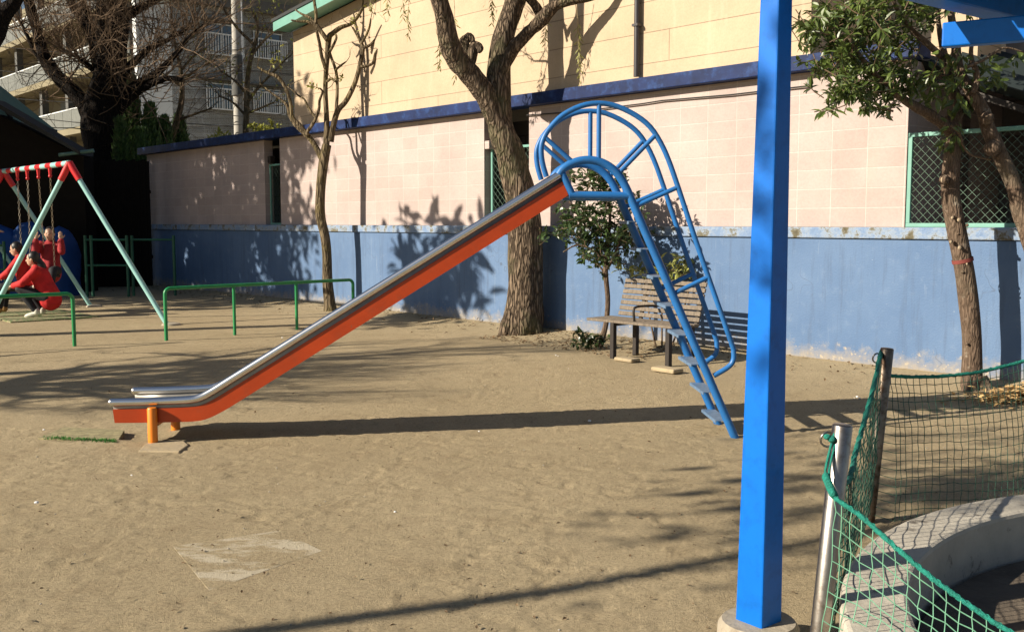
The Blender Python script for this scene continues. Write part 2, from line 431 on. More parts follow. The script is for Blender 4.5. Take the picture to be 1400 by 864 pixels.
m, nt, b = newmat('window_glass'); b.inputs['Base Color'].default_value = (.05, .08, .11, 1); b.inputs['Roughness'].default_value = .06
b.inputs['Specular IOR Level'].default_value = .8; M['glass'] = m
M['coat'] = plain('red_coat', (.50, .010, .012), .8, 0, .2, 10, bs=14, bstr=.9)
M['coat_dark'] = plain('dark_red_jacket', (.30, .012, .016), .8, 0, .25, 9, bs=14, bstr=.9)
M['trousers'] = plain('black_trousers', (.012, .012, .016), .8)
M['skin'] = plain('skin', (.50, .30, .20), .55, 0, .05)
M['hair'] = plain('black_hair', (.010, .007, .006), .45)
M['shoe'] = plain('white_shoe', (.62, .60, .50), .6)
M['boot'] = plain('tan_boot', (.35, .19, .06), .7)
M['sleeve'] = plain('white_knit', (.62, .62, .60), .8)
M['redpaint'] = plain('red_ring_mark', (.20, .045, .035), .8)
M['heart'] = plain('cut_wood', (.42, .33, .22), .9)
M['black_net'] = plain('black_sheet', (.01, .01, .012), .9)

# ------------------------------------------------------------------ numpy noise
def vnoise(x, y, seed):
    xi = np.floor(x).astype(np.int64); yi = np.floor(y).astype(np.int64)
    xf = x - xi; yf = y - yi
    u = xf * xf * (3 - 2 * xf); v = yf * yf * (3 - 2 * yf)
    def h(a, b_):
        n = (a * 374761393 + b_ * 668265263 + seed * 974634777) & 0x7fffffff
        n = ((n ^ (n >> 13)) * 1274126177) & 0x7fffffff
        return ((n ^ (n >> 16)) & 0xffff) / 65535.0
    a = h(xi, yi); b_ = h(xi + 1, yi); c = h(xi, yi + 1); d = h(xi + 1, yi + 1)
    return (a * (1 - u) + b_ * u) * (1 - v) + (c * (1 - u) + d * u) * v - .5

# ------------------------------------------------------------------ ground
def make_ground():
    def axis(parts):
        out = []
        for a, b_, st in parts:
            n = max(1, int(round((b_ - a) / st))); out += list(a + (b_ - a) * np.arange(n) / n)
        return np.array(out + [parts[-1][1]])
    xs = axis([(-400, -60, 30), (-60, -14, 2), (-14, -4, .10), (-4, 3.6, .022), (3.6, 7, .06), (7, 60, 2), (60, 400, 30)])
    ys = axis([(-60, 0, 3), (0, 2.4, .2), (2.4, 8.4, .022), (8.4, 12, .045), (12, 26, .12), (26, 60, 2), (60, 600, 30)])
    X, Y = np.meshgrid(xs, ys)
    near = np.clip((30 - np.hypot(X, Y)) / 10, 0, 1)
    Z = near * (.014 * vnoise(X / 1.7, Y / 1.7, 1) + .005 * vnoise(X / .5, Y / .5, 2) + .0018 * vnoise(X / .17, Y / .12, 3)
                + .0055 * np.abs(vnoise(X / .07, Y / .055, 4)) * np.clip(.5 + 2 * vnoise(X / .6, Y / .6, 8), 0, 1) + .0042 * vnoise(X / .045, Y / .04, 5))
    Z -= near * .006
    # scuffs and foot prints
    r = np.random.RandomState(3)
    for k in range(3200):
        x = r.uniform(-4, 3.6); y = 2.6 + r.rand() ** 1.3 * 6.4
        if 6.2 < y < 8 and r.rand() < .5: continue
        a = r.uniform(0, math.pi); L = r.uniform(.012, .065); w = r.uniform(.008, .02); dpt = r.uniform(.003, .0085)
        i0, i1 = np.searchsorted(xs, [x - .25, x + .25]); j0, j1 = np.searchsorted(ys, [y - .25, y + .25])
        xx = X[j0:j1, i0:i1] - x; yy = Y[j0:j1, i0:i1] - y
        p = (xx * math.cos(a) + yy * math.sin(a)) / L; q = (-xx * math.sin(a) + yy * math.cos(a)) / w
        d2 = p * p + q * q
        Z[j0:j1, i0:i1] += dpt * (-np.exp(-d2 * 1.6) + .55 * np.exp(-(np.sqrt(d2) - 1.5) ** 2 * 4))
    # shoe prints: a sole and a heel pressed in along short walks
    for k in range(120):
        x0 = r.uniform(-3.5, 3.2); y0 = 2.8 + r.rand() ** 1.2 * 6; a = r.uniform(0, 2 * math.pi)
        for st in range(5):
            x = x0 + math.cos(a) * .42 * st - math.sin(a) * .06 * (-1) ** st; y = y0 + math.sin(a) * .42 * st + math.cos(a) * .06 * (-1) ** st
            i0, i1 = np.searchsorted(xs, [x - .25, x + .25]); j0, j1 = np.searchsorted(ys, [y - .25, y + .25])
            if i1 - i0 < 4 or j1 - j0 < 4: continue
            xx = X[j0:j1, i0:i1] - x; yy = Y[j0:j1, i0:i1] - y
            p = xx * math.cos(a) + yy * math.sin(a); q = -xx * math.sin(a) + yy * math.cos(a)
            e = np.minimum(((p - .05) / .075) ** 2 + (q / .038) ** 2, ((p + .075) / .04) ** 2 + (q / .03) ** 2)
            tread = .5 + .5 * np.sign(np.sin(p * 260))
            Z[j0:j1, i0:i1] += -.006 * np.exp(-e ** 3) * (.6 + .4 * tread) + .003 * np.exp(-((e - 1.5) / .5) ** 2)
    q_ = gnd(336, 762); m_ = np.exp(-(((X - q_.x) / .55) ** 4 + ((Y - q_.y) / .42) ** 4)); Z = Z * (1 - .85 * m_) - .003 * m_
    # a bank of earth against the wall
    dist = (X - WO.x) * WN.x + (Y - WO.y) * WN.y
    Z += np.clip((1.1 - dist) / 1.1, 0, 1) ** 2 * .07 * (dist > -3) * near
    # hollow under the chute's end
    cx, cy = gnd(190, 590).x, gnd(190, 590).y
    Z -= .035 * np.exp(-(((X - cx) / .35) ** 2 + ((Y - cy) / .25) ** 2))
    Z += .02 * np.exp(-(((X - cx + .1) / .22) ** 2 + ((Y - cy + .30) / .07) ** 2))
    ny, nx = X.shape
    me = bpy.data.meshes.new('ground')
    me.vertices.add(nx * ny)
    me.vertices.foreach_set('co', np.stack([X, Y, Z], -1).astype(np.float32).ravel())
    ii = (np.arange(ny - 1)[:, None] * nx + np.arange(nx - 1)[None, :]).ravel()
    q = np.stack([ii, ii + 1, ii + nx + 1, ii + nx], -1).astype(np.int32)
    me.loops.add(q.size); me.loops.foreach_set('vertex_index', q.ravel())
    me.polygons.add(len(q)); me.polygons.foreach_set('loop_start', np.arange(0, q.size, 4, dtype=np.int32))
    me.update(calc_edges=True); me.validate()
    me.polygons.foreach_set('use_smooth', np.ones(len(q), dtype=bool))
    me.materials.append(M['ground'])
    o = bpy.data.objects.new('ground', me); col.objects.link(o); o['kind'] = 'structure'
make_ground()

def loose(name, label, cat, mat, pts, size, seed, kind='stuff'):
    r = random.Random(seed); mb = MB()
    for p in pts:
        s_ = size * r.uniform(.5, 1.6)
        mb.ball((p[0], p[1], s_ * .35), (s_, s_ * r.uniform(.6, 1), s_ * .6), 6, 4, Matrix.Rotation(r.uniform(0, 6), 3, 'Z'))
    return tag(mb.build(name, mat), label, cat, kind=kind)
r1 = random.Random(5)
loose('gravel', 'small pale pebbles strewn over the sandy ground', 'gravel', M['pebble'],
      [(r1.uniform(-6, 4), 2.8 + r1.random() ** 1.2 * 9) for _ in range(260)], .0042, 1)
loose('litter', 'white paper scraps scattered on the ground near bench', 'litter', M['white_bits'],
      [gnd(x, y) for x, y in ((1172, 543), (1168, 544), (1175, 545), (760, 486), (763, 487), (806, 576), (870, 490), (777, 504), (655, 590), (60, 588), (180, 650), (50, 688), (435, 466), (386, 462), (540, 700), (980, 508))], .009, 2)

mb = MB()
for _ in range(1500):
    y = 2.7 + r1.random() ** 1.4 * 10; x = r1.uniform(-.62, .52) * y; l_ = r1.uniform(.008, .028)
    mb.leaf((x, y, r1.uniform(.002, .008)), (r1.gauss(0, 1), r1.gauss(0, 1), r1.gauss(0, .25)), (r1.gauss(0, .4), r1.gauss(0, .4), 1), l_, l_ * r1.uniform(.2, .6))
tag(mb.build('crumbs', M['leaf_brown']), 'dark crumbs of leaf and bark strewn over the sand', 'leaf crumbs', kind='stuff')

# ------------------------------------------------------------------ long blue wall
T_R = -5.0
t1230 = wt(1230); t_end = wt(198)
bw = thing('retaining_wall', 'long blue painted concrete wall with worn paint and ledge', 'wall', W(5, -.2, 0))
mb = MB(); mb.wbox(T_R, t_end + 1.5, -.35, 0, -.3, 1.33); mb.build('wall_face', M['bluewall'], bw)
mb = MB(); mb.wbox(T_R, t_end + 1.5, -.40, .03, 1.335, 1.45); mb.build('coping', M['coping'], bw, bevel=.012)

# ------------------------------------------------------------------ building on the wall
bd = thing('building', 'pink block and beige siding building above the blue wall', 'building', W(8, -3, 1.45))
PZ0, PZ1 = 1.452, 3.08
ta0, ta1 = wt(378), wt(357)             # narrow opening at the far end
tb0, tb1 = wt(716), wt(655)             # opening behind the large tree
for a_, b_ in ((t1230, tb0), (tb1, ta0), (ta1, t_end)):
    mb = MB(); mb.wbox(a_, b_, -.28, -.10, PZ0, PZ1)
    mb.build('block_wall', M['pink'], bd)
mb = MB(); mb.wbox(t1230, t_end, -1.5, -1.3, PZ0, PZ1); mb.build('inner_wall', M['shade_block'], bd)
mb = MB(); mb.wbox(t1230, t1230 + .14, -5, -.285, PZ0, PZ1); mb.build('side_wall', M['pink'], bd)
mb = MB(); mb.wbox(t1230 - .15, t_end + .2, -.22, .05, PZ1 + .003, PZ1 + .165); mb.build('fascia_beam', M['beam_blue'], bd, bevel=.01)
tc = wt(398)
mb = MB(); mb.wbox(tc - .5, t_end + .15, -4.5, -.225, PZ1 + .06, PZ1 + .16); mb.build('flat_roof', M['roof_dark'], bd)
# upper storey
tu0 = wt(1093)
zc = wz(398, 45, -.12); z2 = wz(485, 2, -.12); t2 = wt(485, 2, -.12)
slope = (z2 - zc) / (tc - t2)
tp = tc - 3.4
poly = [W(tu0, -.12, PZ1 + .15), W(tc, -.12, PZ1 + .15), W(tc, -.12, zc), W(tp, -.12, zc + slope * 3.4), W(tu0, -.12, zc + slope * 3.4)]
mb = MB(); mb.prism(poly, -WN * 6); mb.build('siding_wall', M['siding'], bd)
mb = MB()
def rk(t, d, dz): return W(t, d, zc + slope * (tc - t) + dz)
mb.prism([rk(tc + .12, .22, 0), rk(tp - .0, .22, 0), rk(tp, .22, .16), rk(tc + .12, .22, .16)], -WN * .05)
mb.build('fascia_board', M['mint'], bd)
mb = MB(); mb.prism([rk(tc + .12, .165, .02), rk(tp, .165, .02), rk(tp, .165, .06), rk(tc + .12, .165, .06)], -WN * .283); mb.build('soffit', M['mint'], bd)
mb = MB(); mb.prism([rk(tc + .15, .24, .165), rk(tp, .24, .165), rk(tp, .24, .22), rk(tc + .15, .24, .22)], -WN * 6); mb.build('roof', M['roof_dark'], bd)
mb = MB(); p0 = W(wt(866, 60), -.06, 0); mb.tube([(p0.x, p0.y, PZ1 + .2), (p0.x, p0.y, 6.4)], .035, 10)
for z in (3.9, 5.0): mb.box((p0.x, p0.y, z), (.09, .09, .03), WAX)
mb.build('drainpipe', M['pipe_dark'], bd, auto=40)
# set-back wall and white pipe at the near end of the upper storey
mb = MB(); mb.wbox(t1230, tu0 - .003, -2.2, -1.6, PZ1 + .1, 6.6); mb.build('setback_wall', M['siding'], bd)
mb = MB(); p0 = W(wt(1116, 30, -.5), -.5, 0); mb.tube([(p0.x, p0.y, PZ1 + .1), (p0.x, p0.y, 6.5)], .045, 12); mb.build('vent_pipe', M['pipe_white'], bd, auto=40)
mb = MB(); mb.wbox(t1230, tu0, -4, -.23, PZ1 + .02, PZ1 + .09); mb.build('ledge_roof', M['roof_dark'], bd)
# loose cable under the beam
mb = MB(); pts = [W(wt(x, y, -.07), -.07, wz(x, y, -.07)) for x, y in ((1105, 118), (1060, 123), (1000, 130), (940, 135), (905, 138), (880, 142), (840, 147), (790, 153), (720, 158))]
mb.tube(pts, .009, 5); mb.build('cable', M['wire'], bd)
# small vent box beside the opening
mb = MB(); c_ = W(tb1 - .06, -.18, wz(658, 198)); mb.box(c_, (.1, .16, .12), WAX); mb.build('vent_box', M['pink'], bd, bevel=.01)
mb = MB(); c_ = W(ta1 - .10, -.2, wz(361, 218)); mb.box(c_, (.1, .12, .14), WAX); mb.build('junction_box', M['iron'], bd, bevel=.01)

def chainlink(name, label, t0, t1, z0, z1, d, pitch, rw, fr=.035, parent=None, posts=()):
    th = thing(name, label, 'gate' if 'gate' in name else 'fence', W((t0 + t1) / 2, d, z0))
    mb = MB()
    for z in (z0 + fr / 2, z1 - fr / 2): mb.wbox(t0, t1, d - fr / 2, d + fr / 2, z - fr / 2, z + fr / 2)
    for t in (t0 + fr / 2, t1 - fr / 2) + tuple(posts): mb.wbox(t - fr / 2, t + fr / 2, d - fr / 2 + .002, d + fr / 2 - .002, z0 + fr, z1 - fr)
    mb.build('frame', M['mint'], th, bevel=.004)
    mb = MB(); a, b_, c_, e_ = t0 + fr, t1 - fr, z0 + fr, z1 - fr
    w, h = b_ - a, e_ - c_
    k = -h
    while k < w:
        for sgn in (1, -1):
            s0, s1 = max(0, -k), min(h, w - k)
            if s1 - s0 < .01: continue
            n_ = max(2, int((s1 - s0) / pitch * 2)); pts = []
            for i in range(n_ + 1):
                s_ = s0 + (s1 - s0) * i / n_
                x = a + k + s_
                zz = c_ + s_ if sgn > 0 else e_ - s_
                pts.append(W(x, d + (.006 if sgn > 0 else -.006) + .002 * math.sin(x * 9), zz))
            mb.tube(pts, rw, 4, False)
        k += pitch
    mb.build('wire_mesh', M['mint_mesh'], th)
    return th
chainlink('mesh_gate', 'narrow mint mesh gate in the far dark opening of pink wall', ta0 + .02, ta1 - .03, PZ0, wz(362, 224), -.2, .11, .0022)
chainlink('mesh_gate', 'mint mesh gate in the wall opening behind the large tree', tb0 + .02, tb1 - .05, PZ0, wz(660, 201), -.2, .10, .0030)
fe = chainlink('mesh_fence', 'mint framed diamond mesh fence on ledge behind right tree', T_R + .5, t1230 - .02, PZ0, wz(1233, 182), -.10, .085, .0024, .04, posts=(t1230 - 1.9,))

# ------------------------------------------------------------------ neighbour house behind the mesh fence
nb = thing('neighbour_house', 'shaded grey house with corrugated awning behind the mesh fence', 'house', W(-3, -3, 0))
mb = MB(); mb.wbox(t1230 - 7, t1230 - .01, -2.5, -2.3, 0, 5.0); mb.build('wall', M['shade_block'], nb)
mb = MB(); mb.wbox(t1230 - .75, t1230 - .70, -2.3, -2.24, 1.0, 2.9); mb.wbox(t1230 - 2.6, t1230 - .7, -2.298, -2.25, 1.75, 1.82); mb.build('wall_trim', M['black_net'], nb)
# awning: corrugated sheet falling to the near side
mb = MB(); n_ = 40; top = []; bot = []
for i in range(n_ + 1):
    d = -2.28 + 1.95 * i / n_; zz = .05 * math.cos(i * math.pi * .5) + .30 - .30 * i / n_
    for t in (t1230 + .12, t1230 - 3.6):
        z = 3.05 - (t1230 - t) * .40 + zz; top.append(W(t, d, z)); bot.append(W(t, d, z - .012))
m_ = len(top); fs = []
for i in range(n_):
    a = 2 * i; fs += [(a, a + 1, a + 3, a + 2), (m_ + a, m_ + a + 2, m_ + a + 3, m_ + a + 1), (a, a + 2, m_ + a + 2, m_ + a), (a + 1, m_ + a + 1, m_ + a + 3, a + 3)]
fs += [(0, m_, m_ + 1, 1), (2 * n_, 2 * n_ + 1, m_ + 2 * n_ + 1, m_ + 2 * n_)]
mb.add(top + bot, fs); mb.build('awning', M['corrug'], nb)
mb = MB(); mb.bar(W(t1230 + .1, -.40, 2.97), W(t1230 - 3.5, -.40, 1.53), .05, .06); mb.build('awning_beam', M['iron'], nb)
w_ = None
mb = MB(); mb.wbox(t1230 - 3.4, t1230 - 1.5, -2.29, -2.26, 3.0, 4.6); w_ = mb.build('window', M['white_metal'], nb)
mb = MB(); mb.wbox(t1230 - 3.3, t1230 - 2.5, -2.258, -2.25, 3.08, 4.5); mb.wbox(t1230 - 2.42, t1230 - 1.6, -2.258, -2.25, 3.08, 4.5); mb.build('pane', M['glass'], w_)

# ------------------------------------------------------------------ slide
pn0, pn1 = gnd(211, 598), gnd(1008, 605)           # near post foot, near ladder foot
pn0 = at(211, 598, 6.72); pn0.z = 0
SA = V((math.cos(R(2.6)), math.sin(R(2.6)), 0))
SN = V((-SA.y, SA.x, 0))                            # away from the camera
SW = .47
def onslide(px, py, w=0.0):                         # traced on the near plane of the slide
    r = ray(px, py); o = V((0, 0, EYE)) - V((pn0.x, pn0.y, 0))
    k = -o.dot(SN) / r.dot(SN)
    p = V((0, 0, EYE)) + r * k
    return p + SN * w
sl = thing('slide', 'orange and steel playground slide with blue tube ladder and hoop handrails', 'slide', (pn0.x + 2, pn0.y + .25, 0))

def smooth_path(pts, n=4):
    """Catmull-Rom through points"""
    pts = [V(p) for p in pts]; out = []
    for i in range(len(pts) - 1):
        p0 = pts[max(i - 1, 0)]; p1 = pts[i]; p2 = pts[i + 1]; p3 = pts[min(i + 2, len(pts) - 1)]
        for k in range(n):
            t = k / n
            out.append(.5 * ((2 * p1) + (p2 - p0) * t + (2 * p0 - 5 * p1 + 4 * p2 - p3) * t * t + (3 * p1 - p0 - 3 * p2 + p3) * t ** 3))
    return out + [pts[-1]]

rail_px = [(153, 550), (200, 549), (255, 546.5), (273, 543.5), (290, 535), (310, 522.5), (765, 239)]
low_px = [(157, 578), (200, 577.5), (262, 576), (284, 572), (305, 562), (325, 550), (777, 267)]
rail = [onslide(*p) for p in rail_px]; low = [onslide(*p) for p in low_px]
def corner_smooth(P): return P[:2] + smooth_path(P[1:6], 4)[1:-1] + P[5:]
railS, lowS = corner_smooth(rail), corner_smooth(low)
RR = .027
for w in (0, SW):
    mb = MB(); mb.tube([p + SN * w for p in railS], RR, 14)
    for e in (railS[0],): mb.ball(e + SN * w, RR, 12, 8)
    mb.build('rail', M['steel'], sl, auto=50)
for w, th_ in ((-.004, .012), (SW - .008, .012)):
    mb = MB(); n_ = len(lowS)
    vs = []
    for i in range(n_):
        up = (railS[i] - lowS[i]); top = lowS[i] + up * .66
        vs += [lowS[i] + SN * w, top + SN * w, lowS[i] + SN * (w + th_), top + SN * (w + th_)]
    fs = []
    for i in range(n_ - 1):
        a = 4 * i; b_ = a + 4
        fs += [(a, b_, b_ + 1, a + 1), (a + 2, a + 3, b_ + 3, b_ + 2), (a + 1, b_ + 1, b_ + 3, a + 3), (a, a + 2, b_ + 2, b_)]
    fs += [(0, 1, 3, 2), (4 * n_ - 4, 4 * n_ - 2, 4 * n_ - 1, 4 * n_ - 3)]
    mb.add(vs, fs); mb.build('side_panel', M['orange'], sl, auto=40)
# steel trough: sides up to the rails and the bed
mb = MB(); vs = []; fs = []; n_ = len(lowS)
prof = [(0.004, .97), (.014, .62), (.016, .45), (.03, .40), (SW - .03, .40), (SW - .016, .45), (SW - .014, .62), (SW - .004, .97)]
for i in range(n_):
    up = railS[i] - lowS[i]
    for w, k in prof: vs.append(lowS[i] + up * k + SN * w)
P_ = len(prof)
for i in range(n_ - 1):
    for k in range(P_ - 1):
        a = i * P_ + k; fs.append((a, a + P_, a + P_ + 1, a + 1))
mb.add(vs, fs); tr = mb.build('chute_bed', M['steel_band'], sl, auto=40)
so = tr.modifiers.new('thick', 'SOLIDIFY'); so.thickness = .004; so.offset = 0
# underside sheet
mb = MB(); vs = []; fs = []
for i in range(n_):
    up = railS[i] - lowS[i]
    for w in (.01, SW - .01):
        vs += [lowS[i] + SN * w + up * .03, lowS[i] + SN * w + up * .06]
for i in range(n_ - 1):
    a = i * 4; b_ = a + 4
    fs += [(a, a + 2, b_ + 2, b_), (a + 1, b_ + 1, b_ + 3, a + 3)]
fs += [(0, 1, 3, 2), (4 * n_ - 4, 4 * n_ - 2, 4 * n_ - 1, 4 * n_ - 3)]
mb.add(vs, fs); mb.build('underside', M['orange'], sl)
# support legs under the run-out
for w in (-.03, SW + .03):
    p = V((pn0.x, pn0.y, 0)) + SN * w; top = onslide(211, 556).z
    mb = MB(); mb.tube([p + V((0, 0, -.1)), p + V((0, 0, top - .01)), p + V((0, 0, top))], [.033, .033, .028], 14)
    mb.build('leg', M['orange_bright'], sl, auto=50)
mb = MB(); p = V((pn0.x, pn0.y, 0)); mb.tube([p + V((0, 0, .12)), p + SN * SW + V((0, 0, .12))], .022, 10); mb.build('leg_brace', M['orange_bright'], sl, auto=50)

# ladder stringers with the low arch
arch_px = [(764, 239), (770, 231), (780, 224.5), (793, 220), (806, 219), (820, 221.5), (834, 228.5), (846, 240), (856, 257), (866, 280)]
foot = onslide(1013, 617)
ladder_top = onslide(866, 280)
for w in (0, SW):
    pts = smooth_path([onslide(*p) for p in arch_px], 3)
    mb = MB(); mb.tube([p + SN * w for p in pts] + [foot + SN * w], .0285, 14); mb.build('stringer', M['slide_blue'], sl, auto=50)
    # hoop handrail
    hoop_px = [(747, 242), (741.5, 222), (740, 203), (744, 188), (753, 174), (770, 157.5), (794, 145.5), (818, 141.5), (843, 145.5), (870, 158.5), (889, 174), (903, 195), (914, 219), (927, 256), (956, 343), (998, 463), (1003, 481), (1002, 494), (994, 503), (976, 513.5)]
    hp = [onslide(*p) for p in hoop_px]
    hs = smooth_path(hp, 3)
    mb = MB(); mb.tube([p + SN * w for p in hs], .0185, 12); mb.build('hoop_rail', M['slide_blue'], sl, auto=50)
    for a, b_ in (((819, 142), (818.5, 221)), ((897, 184), (845, 238)), ((746, 189), (783, 222)), ((927, 256), (869, 282)), ((968, 379), (924, 400))):
        mb = MB(); mb.tube([onslide(*a) + SN * w, onslide(*b_) + SN * w], .0165, 10); mb.build('spoke', M['slide_blue'], sl, auto=50)
    mb = MB(); mb.tube([onslide(769, 238) + SN * w, onslide(783, 267) + SN * w], .024, 12); mb.build('strut', M['slide_blue'], sl, auto=50)
    mb = MB(); mb.tube([onslide(778, 267) + SN * w, onslide(860, 268) + SN * w], .027, 12); mb.build('platform_tube', M['slide_blue'], sl, auto=50)
# platform deck
a_, b_ = onslide(780, 266), onslide(858, 267)
mb = MB(); mb.prism([a_ + SN * .02 + V((0, 0, .008)), b_ + SN * .02 + V((0, 0, .008)), b_ + SN * (SW - .02) + V((0, 0, .008)), a_ + SN * (SW - .02) + V((0, 0, .008))], (0, 0, -.02)); mb.build('platform', M['tread'], sl)
# treads
for y in (303, 341, 379, 419, 459, 499, 537, 576):
    f_ = (y - 280) / (605 - 280); c_ = onslide(866 + (1008 - 866) * f_, y)
    mb = MB(); x0, x1 = -.055, .055
    tl = V((SA.x, SA.y, -.02)).normalized()
    c_ = c_ - SA * .03; mb.box(c_ + SN * (SW / 2), (.10, SW - .045, .005), tl, SN)
    mb.box(c_ + SN * (SW / 2) - tl * .05 + V((0, 0, -.009)), (.005, SW - .045, .02), tl, SN)
    mb.build('tread', M['tread'], sl)
# concrete footing under the slide legs
ft = thing('footing_slab', 'broken concrete footing slab half buried under the slide leg', 'footing', (pn0.x, pn0.y, 0))
mb = MB(); q = [gnd(189, 611, .03), gnd(245, 612, .03), gnd(258, 603, .03), gnd(250, 597, .03), gnd(205, 597, .03)]
mb.prism([p - V((0, 0, .12)) for p in q], (0, 0, .097)); mb.build('slab', M['footing'], ft, bevel=.008)

# worn turf mat at the foot of the slide
mb = MB(); q = [gnd(52, 599), gnd(88, 584), gnd(170, 588), gnd(160, 604)]
mb.prism([p + V((0, 0, -.05)) for p in q], (0, 0, .052)); tm = mb.build('turf_mat', M['turf']); tag(tm, 'worn sand covered green turf mat before the slide end', 'mat')
mb = MB(); r_ = random.Random(9)
for i in range(420):
    f_ = r_.random() ** .7; a = gnd(58 + 100 * f_, 599.5 + 4.5 * f_ + r_.gauss(0, .9)); d_ = V((r_.gauss(0, .5), r_.gauss(0, .5), 1))
    mb.leaf((a.x, a.y, .0), d_, (r_.gauss(0, 1), r_.gauss(0, 1), 0), r_.uniform(.012, .03), .005)
g_ = mb.build('turf_fringe', M['turf_green'], tm)

# cover slab lying in the ground
q = [gnd(237, 746), gnd(383, 724), gnd(440, 752), gnd(286, 806)]
mb = MB(); mb.prism([p + V((0, 0, -.05)) for p in q], (0, 0, .0480)); tag(mb.build('cover_slab', M['slab_dust']), 'pale scuffed slab lying flush in the sandy ground', 'slab')

# ------------------------------------------------------------------ green rails
def lowrail(name, label, pts, ztop):
    th = thing(name, label, 'railing', (pts[0].x, pts[0].y, 0), 'low green tube rails')
    a, b_ = pts[0], pts[-1]; d = (b_ - a).normalized(); r_ = .07
    top = []
    for k in range(6):
        an = math.pi / 2 * k / 5; top.append(V((a.x, a.y, ztop)) + d * (r_ - r_ * math.cos(an)) + V((0, 0, -r_ + r_ * math.sin(an))))
    for k in range(6):
        an = math.pi / 2 * k / 5; top.append(V((b_.x, b_.y, ztop)) - d * (r_ - r_ * math.sin(an)) + V((0, 0, -r_ + r_ * math.cos(an))))
    mb = MB(); mb.tube([V((a.x, a.y, -.1))] + top + [V((b_.x, b_.y, -.1))], .023, 12); mb.build('top_rail', M['green_rail'], th, auto=50)
    for p in pts[1:-1]:
        mb = MB(); mb.tube([V((p.x, p.y, -.1)), V((p.x, p.y, ztop - .01))], .021, 12); mb.build('post', M['green_rail'], th, auto=50)
p0, p3 = gnd(227.5, 465), gnd(406, 450); st = (p3 - p0) / 2
lowrail('low_rail', 'low green tube rail behind the slide chute', [p0, p0 + st, p0 + st * 2, p0 + st * 3], .66)
q0 = gnd(102, 473); dq = V((-.74, -.60, 0)).normalized()
lowrail('low_rail', 'low green tube rail in front of crouching people', [q0, q0 + dq * .97, q0 + dq * 1.94, q0 + dq * 2.91], .64)

# ------------------------------------------------------------------ swing
ap1 = at(95, 224, 14.9); ap2 = at(5, 234, 17.25); zb = (ap1.z + ap2.z) / 2; ap1.z = ap2.z = zb
bd_ = (ap2 - ap1).normalized(); L12 = (ap2 - ap1).length
ap3 = ap2 + bd_ * L12
sw = thing('swing_set', 'swing frame with mint legs and red striped top bar', 'swing', (ap2.x, ap2.y, 0))
f1 = gnd(234, 444); f2 = gnd(129, 419)
legs = []
for ap, fo in ((ap1, f1), (ap2, f2), (ap3, V((f2.x, f2.y, 0)) + bd_ * L12)):
    legs.append((ap, fo)); fo2 = V((2 * ap.x - fo.x, 2 * ap.y - fo.y, 0)); legs.append((ap, fo2))
for ap, fo in legs:
    a = V(ap); f_ = V((fo.x, fo.y, -.1)); d = (f_ - a).normalized()
    mb = MB(); mb.tube([a + d * .26, f_], .037, 12); mb.build('leg', M['swing_mint'], sw, auto=50)
    mb = MB(); mb.tube([a + V((0, 0, .012)), a + d * .12, a + d * .29], [.047, .05, .047], 12); mb.build('joint', M['swing_red'], sw, auto=50)
for ap, fo in legs:
    mb = MB(); mb.tube([V((fo.x, fo.y, -.05)), V((fo.x, fo.y, .02)), V((fo.x, fo.y, .035))], [.16, .13, .06], 12)
    mb.build('foot_pad', M['concrete'], sw, auto=40)
tot = (ap3 - ap1).length; nseg = 26
for i in range(nseg):
    a = ap1 + bd_ * (tot * i / nseg); b_ = ap1 + bd_ * (tot * (i + 1) / nseg)
    mb = MB(); mb.tube([a, b_], .042 if i % 2 else .0425, 12); mb.build('bar_band', M['swing_mint' if i % 2 == 0 else 'swing_red'], sw, auto=50)
def swing_at(f0, f1_, seat, zt):
    """chains from the bar at fractions f0, f1_ to a seat centred at seat"""
    a, b_ = ap1 + bd_ * (L12 * f0), ap1 + bd_ * (L12 * f1_)
    e = (b_ - a) * .42; s0, s1 = seat - e, seat + e
    for p, q in ((a, s0), (b_, s1)):
        p = p + V((0, 0, -.04))
        mb = MB(); mb.tube([p, p + V((0, 0, -.1))], [.03, .022], 8); mb.ball(p + V((0, 0, -.12)), .03, 8, 6); mb.build('hanger', M['swing_red'], sw, auto=60)
        p = p + V((0, 0, -.13)); n_ = int((q - p).length / .05); d = (q - p) / n_; dn = d.normalized()
        u1 = dn.orthogonal().normalized(); u2 = dn.cross(u1); mb = MB()
        for i in range(n_):
            c_ = p + d * (i + .5); u = u1 if i % 2 else u2
            ring = [c_ + dn * (.032 * math.cos(2 * math.pi * k / 8)) + u * (.013 * math.sin(2 * math.pi * k / 8)) for k in range(9)]
            mb.tube(ring, .0045, 4, False)
        mb.build('chain', M['chain'], sw)
    mb = MB(); mb.bar(s0, s1, .17, .03); mb.build('swing_seat', M['rubber'], sw, bevel=.01)
seatB = ap1 + bd_ * (L12 * .69); seatB.z = .40
m2 = ap1 + bd_ * (L12 * .36); seatC = V((m2.x - .30, m2.y + .72, .62))
swing_at(.61, .77, seatB, 0); swing_at(.27, .44, seatC, 0)
for f0, f1_ in ((1.27, 1.43), (1.61, 1.77)):
    c_ = ap1 + bd_ * (L12 * (f0 + f1_) / 2); c_.z = .42; swing_at(f0, f1_, c_, 0)
# green play mats under the swings
for k, f_ in enumerate((.36, .69)):
    c_ = ap1 + bd_ * (L12 * f_); mb = MB(); n2 = V((bd_.y, -bd_.x, 0)) * (1 if bd_.y > 0 else -1)
    mb.box((c_.x, c_.y - .1, .0), (.8, 1.3, .024), bd_)
    tag(mb.build('play_mat', M['mat_green']), ['worn green mat on the ground under the near swing seat', 'worn green mat on the ground under the far swing seat'][k], 'mat', 'green mats under the swings')

